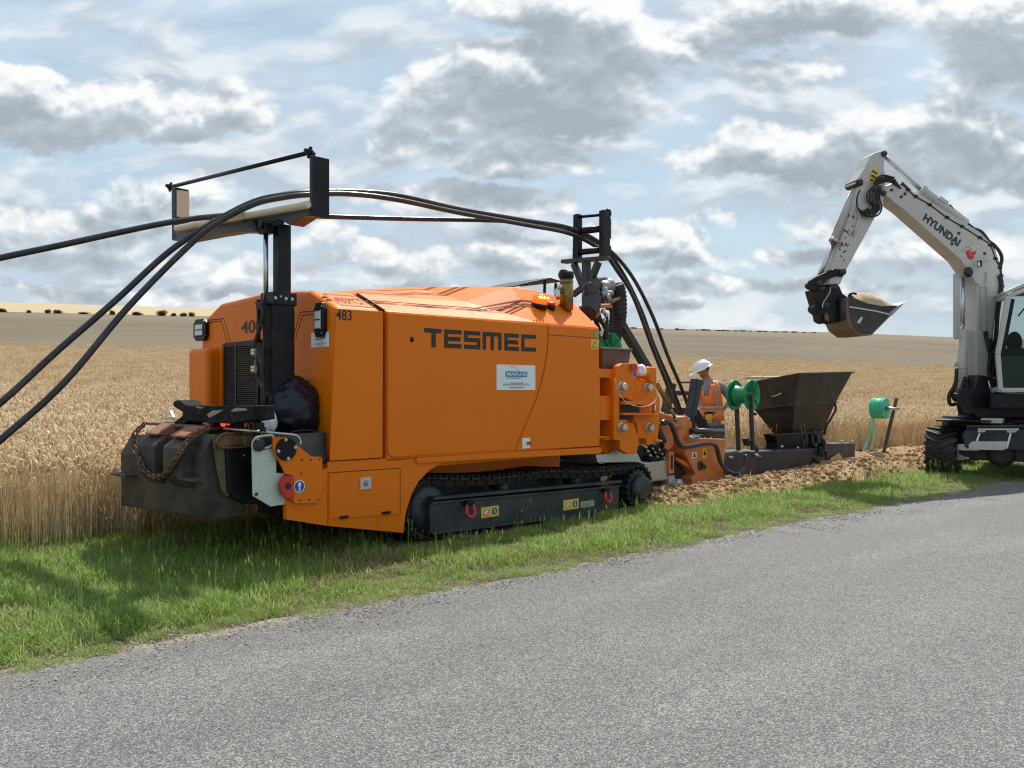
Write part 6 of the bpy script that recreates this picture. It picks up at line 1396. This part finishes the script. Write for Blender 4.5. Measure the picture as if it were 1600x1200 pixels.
mb = X(); mb.prism(ap([(1180, 800), (1200, 760), (1320, 660), (1420, 608), (1340, 690), (1230, 800)], Z9, W0+.01), (0, W1-W0-.04, 0)); mb.build('cutting_edge', M['steel'], bk, .004)
mb = X(); mb.tube(smooth_path(ap([(650, 545), (670, 510), (700, 500), (740, 505), (755, 515)], Z9, W0-.01), 5), .018, 8); mb.build('bucket_hook', M['black'], bk)
mb = X(); mb.beam(AS(*Z9(660, 680), W0+.004), AS(*Z9(1000, 735), W0+.004), .006, .02); mb.beam(AS(*Z9(1000, 735), W0+.004), AS(*Z9(1215, 785), W0+.004), .006, .02); mb.prism(ap([(760, 890), (815, 815), (840, 825), (800, 905)], Z9, W0+.001), (0, .006, 0)); mb.build('bucket_marking', M['zinc'], bk)
# soil load
vs = []; fs = []; NX_, NY_ = 26, 14
l0 = AS(*Z9(700, 585), W0); l1 = AS(*Z9(1310, 655), W0)
for i in range(NX_+1):
    for j in range(NY_+1):
        a = i/NX_; b = j/NY_; p = l0.lerp(l1, a); y = W0-.02+(W1-W0)*b
        h_ = .30*sin(pi*a)**.8*sin(pi*b)**.5+.02*mn.noise(Vector((a*9, b*6, 1)))+.012*mn.noise(Vector((a*30, b*20, 1)))-.035*sin(pi*a)*(1-abs(2*b-1))
        vs.append(Vector((p.x, y, p.z-.03+h_-.05*sin(pi*a))))
fs = [(i*(NY_+1)+j, (i+1)*(NY_+1)+j, (i+1)*(NY_+1)+j+1, i*(NY_+1)+j+1) for i in range(NX_) for j in range(NY_)]
mb = X(); mb.add(vs, fs, True); mb.build('soil_load', M['soilload'], xc)
# ---- upper deck and cab
mb = X(); mb.prism(ap([(350, 250), (560, 290), (700, 290), (870, 285), (1400, 285), (1400, 500), (480, 510), (440, 480), (345, 472), (330, 400)], Z0, .45), (0, -.10, 0)); mb.prism(ap([(600, 290), (1400, 285), (1400, 500), (560, 505)], Z0, .34), (0, -.7, 0)); dk = mb.build('slew_deck', M['black'], xc, .02)
mb = X(); mb.prism(ap([(360, 300), (470, 280), (480, 330), (420, 350), (365, 320)], Z0, .3), (0, -.3, 0)); mb.prism(ap([(480, 140), (560, 150), (600, 300), (500, 330), (440, 280)], Z0, .25), (0, -.5, 0)); mb.build('boom_foot', M['charcoal'], xc, .02)
mb = X(); mb.prism(ap([(848, 318), (880, 312), (880, 372), (850, 375)], Z0, .455), (0, .03, 0)); mb.build('work_light', M['lens'], dk, .004)
mb = X(); mb.prism(ap([(786, 375), (880, 380), (880, 425), (788, 418)], Z0, .452), (0, .006, 0)); dp = mb.build('deck_plate', M['zinc'], dk)
mb = X(); mb.cyl(Vector((-.55, -.1, AS(*Z0(600, 500), .4).z)), Vector((-.55, -.1, .75)), .55, 32); mb.build('slew_ring', M['black'], xc)
mb = X(); mb.prism(ap([(620, 245), (640, 240), (645, 290), (622, 290)], Z0, .35), (0, .05, 0)); mb.build('white_bracket', M['white'], xc)
# cab: frame of posts and sills with glass between, seat and driver inside
Cf = Frame((7.45, 14.35, 0), radians(287)); A_keep = A; A = Cf; AS = Cf.S
XM_R = Cf
cabv = .50; cw = -.95
bl = AS(*E2(560, 615), cabv); ml = AS(*E2(545, 425), cabv); tl = AS(*E2(600, 112), cabv); xr = bl.x-1.55
trr = Vector((xr, cabv, tl.z+.10)); br = Vector((xr, cabv, bl.z)); t1 = Vector((tl.x-.30, cabv, tl.z+.12))
def q(p, v): return Vector((p.x, v, p.z))
mb = X()
for v in (cabv, cabv+cw):
    for a, b in ((bl, ml), (ml, tl), (tl, t1), (t1, trr), (trr, br), (br, bl)): mb.beam(q(a, v), q(b, v), .07, .075, up=Y_)
for a in (bl, tl, t1, trr, br): mb.beam(q(a, cabv), q(a, cabv+cw), .07, .07)
cab = mb.build('cab_frame', M['white'], xc, .01)
mb = X(); mb.prism([q(tl, cabv+.03)+Vector((.04, 0, .03)), q(t1, cabv+.03)+Vector((0, 0, .05)), q(trr, cabv+.03)+Vector((0, 0, .05)), q(trr, cabv+.03)+Vector((0, 0, .10)), q(t1, cabv+.03)+Vector((0, 0, .12)), q(tl, cabv+.03)+Vector((.06, 0, .07))], (0, cw-.06, 0)); mb.build('cab_roof', M['white'], cab, .01)
mb = X()
mb.beam(q(ml, cabv+.0)-Vector((.07, 0, 0)), q(tl, cabv+.0)-Vector((.07, 0, .05)), .05, .03, up=Y_); mb.tube([q(tl, cabv+.02)+Vector((-.35, .03, -.02)), q(tl, cabv+.03)+Vector((-.13, .03, -.33))], .012, 6); mb.build('window_seal', M['black'], cab)
mb = X(); mb.prism([q(bl, cabv), q(ml, cabv), q(tl, cabv), q(t1, cabv), q(trr, cabv), q(br, cabv)], (0, -.006, 0)); mb.build('side_window', M['glass'], cab)
mb = X(); mb.prism([q(ml, cabv-.05), q(tl, cabv-.05), q(tl, cabv+cw+.05), q(ml, cabv+cw+.05)], (.006, 0, 0)); mb.build('front_window', M['glass'], cab)
mb = X(); mb.prism([q(bl, cabv-.07), q(ml, cabv-.07)-Vector((.05, 0, .02)), q(ml, cabv-.07)-Vector((1.3, 0, .02)), q(br, cabv-.07)], (0, -.02, 0)); mb.build('reflection_panel', M['foliage_reflection'], cab)  # added sheet behind the lower glass, coloured as reflected foliage
mb = X(); mb.bx((bl.x-1.2, cabv-.3, bl.z+.2), (bl.x-.75, cabv-.8, bl.z+.45)); mb.bx((bl.x-1.25, cabv-.3, bl.z+.3), (bl.x-1.1, cabv-.8, bl.z+1.15)); mb.ball((bl.x-.28, cabv-.35, bl.z+.78), (.12, .12, .18), 12, 8); mb.bx((bl.x-.1, cabv-.1, bl.z+.55), (bl.x-.5, cabv-.7, bl.z+.68)); mb.bx((bl.x-.05, cabv-.15, bl.z), (bl.x-.2, cabv-.6, bl.z+.6)); mb.build('seat_and_console', M['black'], cab, .03)
mb = X(); mb.bx((bl.x-1.75, .5, bl.z-.05), (bl.x-3.0, -1.1, bl.z+1.0)); mb.build('engine_cover', M['white'], xc, .08, 3)
mb = X(); mb.bx((bl.x+.15, .52, bl.z-.06), (bl.x-3.0, -1.1, bl.z-.30)); mb.build('house_floor', M['black'], xc, .02)
# ---- chassis
K = Frame((7.30, 14.4, 0), radians(214)); KE = K.E; KX2 = lambda: XM(K)
def kp(pts, u): return [KE(*Z0(x, y), u) for x, y in pts]
def wheel(c, s_):   # c centre in chassis axes, s_ = +1 when the hub side faces +y
    R_ = .455; Wd = .48; mb = KX2(); n = 48
    prof = [(-Wd/2+.02, .24), (-Wd/2, .30), (-Wd/2+.01, .36), (-Wd/2+.05, .40), (0, .408), (Wd/2-.05, .40), (Wd/2-.01, .36), (Wd/2, .30), (Wd/2-.02, .24)]
    mb.lathe(c, Y_, prof, n); ty = mb.build('tyre', M['rubber'], xc)
    mb = KX2()
    for k in range(17):
        for sd in (-1, 1):
            a0 = 2*pi*(k+(.5 if sd > 0 else 0))/17; a1 = a0+.34
            pr = []
            for (a, yy, r) in ((a0, sd*-.02, .450), (a0+.13, sd*-.02, .450), (a1+.15, sd*Wd*.51, .428), (a1, sd*Wd*.51, .428)): pr.append(Vector((c.x+r*cos(a), c.y+yy, c.z+r*sin(a))))
            inn = [Vector((c.x+(p.x-c.x)*.88, p.y, c.z+(p.z-c.z)*.88)) for p in pr]
            mb.add(pr+inn, [(0, 1, 2, 3), (0, 4, 5, 1), (1, 5, 6, 2), (2, 6, 7, 3), (3, 7, 4, 0)])
    tl_ = mb.build('tread_lug', M['rubber'], ty); bm = bmesh.new(); bm.from_mesh(tl_.data); bmesh.ops.recalc_face_normals(bm, faces=bm.faces); bm.to_mesh(tl_.data); bm.free()
    mb = KX2(); mb.lathe(c, Y_, [(-.15, .2), (-.15, .245), (.15, .245), (.15, .2), (.06, .18), (.06, .05)], 32); mb.lathe(c, -Y_, [(.0, .18), (.08, .1), (.16, .07)], 20); mb.build('rim', M['charcoal'], ty)
ax0 = K.Ri @ (Vector(((1474-CX)/F*14.4, 14.4, .40))-K.O)
wc = Vector((ax0.x, ax0.y, .40)); tw = 1.72
for dx_ in (0, -2.2):
    for dy_ in (0, tw): wheel(wc+Vector((dx_, dy_, 0)), 1)
u0 = wc.x
mb = KX2(); mb.bx((u0-.10, wc.y+.2, .30), (u0+.14, wc.y+tw-.2, .54)); mb.lathe((u0, wc.y+tw*.5, .42), X_, [(-.26, .1), (-.2, .2), (.15, .22), (.25, .14)], 20); mb.bx((u0-2.3, wc.y+.2, .30), (u0-2.08, wc.y+tw-.2, .54)); mb.build('axle', M['hopper'], xc, .03)
mb = KX2(); mb.bx((u0-2.7, wc.y+.38, .50), (u0+.35, wc.y+tw-.30, .86)); mb.build('chassis', M['charcoal'], xc, .02)
mb = KX2(); mb.lathe((u0-1.0, wc.y+tw*.5, .8), Z_, [(0, .55), (.25, .55)], 30); mb.build('turntable', M['black'], xc)
mb = KX2(); zt_ = KE(*Z0(300, 540), u0+.45).z; a = KE(*Z0(125, 540), u0+.4); b = KE(*Z0(530, 540), u0+.4); mb.bx((u0-.2, a.y, zt_), (u0+.45, b.y+.1, zt_+.03)); mb.build('mudguard', M['black'], xc, .006)
mb = KX2(); mb.bx((u0-.3, KE(*Z0(520, 540), u0).y, zt_-.02), (u0+.30, KE(*Z0(700, 540), u0).y, zt_+.06)); mb.build('white_step_plate', M['white'], xc, .01)
mb = KX2(); mb.prism(kp([(362, 615), (480, 612), (480, 760), (362, 755)], u0+.42), (-.3, 0, 0)); mb.prism(kp([(385, 570), (1000, 568), (1000, 590), (385, 592)], u0+.44), (-.4, 0, 0)); mb.prism(kp([(480, 600), (1000, 600), (1000, 780), (700, 785), (480, 720)], u0+.36), (-.3, 0, 0)); mb.build('chassis_front', M['charcoal'], xc, .01)
mb = KX2(); mb.prism(kp([(400, 735), (430, 708), (730, 708), (725, 768), (700, 785), (398, 780)], u0+.55), (-.16, 0, 0)); st = mb.build('boarding_step', M['zinc'], xc, .008)
mb = KX2(); mb.prism(kp([(480, 605), (540, 602), (545, 630), (475, 632)], u0+.46), (-.1, 0, 0)); mb.prism(kp([(725, 608), (830, 602), (800, 632), (728, 635)], u0+.46), (-.1, 0, 0)); mb.beam(kp([(495, 640)], u0+.46)[0], kp([(470, 710)], u0+.5)[0], .03, .04, up=X_); mb.beam(kp([(760, 640)], u0+.46)[0], kp([(725, 770)], u0+.52)[0], .03, .05, up=X_); mb.beam(kp([(480, 605)], u0+.46)[0], kp([(830, 605)], u0+.46)[0], .03, .03); mb.build('step_bracket', M['zinc'], st, .004)
mb = KX2(); mb.bx((u0+.1, wc.y+.22, .45), (u0+.22, wc.y+.55, .56)); mb.prism(kp([(280, 790), (320, 785), (300, 850), (400, 840), (410, 860), (290, 872)], u0+.2), (-.05, 0, 0)); mb.build('steering_rod', M['zinc'], xc, .01)
# ================================================================ BUSHES AND TREES ON THE SKYLINE
M['foliage'] = plantmat('foliage', [(0, (.018, .035, .014)), (.5, (.035, .060, .022)), (1, (.025, .045, .018))], .8, .2)
def crown_mesh(seed, flat):
    rng = random.Random(seed); vs = []; fs = []; ts = []
    lobes = [(rng.uniform(-.32, .32), rng.uniform(-.3, .3), rng.uniform(.18, .66), rng.uniform(.26, .38)) for _ in range(13)]
    for _ in range(2600):
        l = rng.choice(lobes); th = rng.uniform(0, 6.28); ph = math.acos(rng.uniform(-1, 1)); r = l[3]*rng.uniform(.6, 1.05)
        c = Vector((l[0]+r*sin(ph)*cos(th), l[1]+r*sin(ph)*sin(th), max(.03, l[2]*flat+r*cos(ph)*.8))); s_ = rng.uniform(.02, .05); a = Vector((rng.gauss(0, 1), rng.gauss(0, 1), rng.gauss(0, 1))).normalized(); b = a.orthogonal().normalized(); d = a.cross(b)
        k = len(vs); vs += [c+b*s_, c+d*s_*.7, c-b*s_, c-d*s_*.7]; fs.append((k, k+1, k+2, k+3)); ts.append(rng.random())
    me = bpy.data.meshes.new('crown'); me.from_pydata([tuple(v) for v in vs], [], fs); me.materials.append(M['foliage']); a = me.attributes.new('tint', 'FLOAT', 'FACE'); a.data.foreach_set('value', ts); return me
cms = [crown_mesh(s, f) for s, f in ((1, .7), (2, .85), (3, 1.0))]
tm = MB().tube([(0, 0, -.1), (.01, 0, .2), (-.01, .01, .6)], [.035, .028, .012], 7)
me_t = bpy.data.meshes.new('trunk'); me_t.from_pydata(tm.v, [], tm.f); me_t.materials.append(M['hopper'])
TREES = [(3, 15, 9.5, 'dark clipped bush cut by the left edge of the photo on the skyline'), (45, 8, 6, 'small dark bush second from the left on the skyline'), (75, 10, 6.5, 'low bush just left of a taller rounded one on the left skyline'), (91, 15, 8.5, 'tall rounded dark bush, fourth from the left on the skyline'),
 (130, 19, 4.5, 'very low spreading bush between two cables on the left skyline'), (175, 10, 7, 'squarish dark bush seen between the two steep cable ducts'), (189, 10, 6.5, 'dark bush just behind the lower steep cable duct'), (215, 16, 7.5, 'broad dark bush just right of the lower steep cable duct'), (253, 16, 9, 'largest bush of the four close to the orange machine on the skyline'), (271, 9, 7.5, 'narrow squarish bush third from the orange machine on the skyline'), (286, 12, 7.5, 'rounded bush second from the orange machine on the skyline'), (299.5, 10, 7, 'bush nearest the orange machine on the left skyline')]
rngt = random.Random(77)
ORD = 'first second third fourth fifth sixth seventh eighth ninth tenth eleventh twelfth thirteenth fourteenth fifteenth sixteenth seventeenth eighteenth nineteenth twentieth'.split()
rx_ = [990, 1033, 1058, 1066, 1090, 1099, 1106, 1122, 1130, 1137, 1150, 1161, 1172, 1187, 1196, 1212, 1226, 1241, 1256, 1271]
hs_ = [4.5, 3.5, 4.0, 3.2, 3.0, 3.5, 3.8, 2.6, 3.0, 2.8, 2.6, 2.8, 2.4, 3.4, 2.6, 2.2, 3.2, 2.8, 2.2, 2.4]
for i, (x, w, h_, lb_) in enumerate(TREES+[(x, rngt.uniform(6, 12), h, None) for x, h in zip(rx_, hs_)]):
    d = 414.; az = math.atan2(x-CX, F); X0, Y0 = d*sin(az), d*cos(az); z = ground_z(X0, Y0)
    far_ = lb_ is None; top = z
    k_ = Y0/F
    name = 'bush'
    o = empty(name, (X0, Y0, z), rngt.uniform(0, 6), label=lb_ or ('tiny far-off tree, %s from the left in the dark line on the right-hand skyline' % ORD[i-12]), cat='bush' if not far_ else 'tree', group='bushes on the left skyline' if not far_ else 'far trees on the right skyline')
    if far_: o.name = 'tree'
    extra = max(0, (top-z))
    c = bpy.data.objects.new('crown', cms[i % 3]); COL.objects.link(c); c.parent = o; c.scale = (w*k_/1.15, w*k_/1.15, (h_*k_*(.95 if far_ else 1.6)+extra)/1.02); c.location.z = -.22*h_*k_*(.5 if far_ else 1.6)
    c = bpy.data.objects.new('trunk', me_t); COL.objects.link(c); c.parent = o; c.scale = (w*k_*1.2, w*k_*1.2, h_*k_)
# ---------------------------------------------------------------- no deeper than thing > part > sub-part
def depth(o):
    d = 0
    while o.parent: d += 1; o = o.parent
    return d
for o in list(COL.objects):
    while depth(o) > 2: o.parent = o.parent.parent
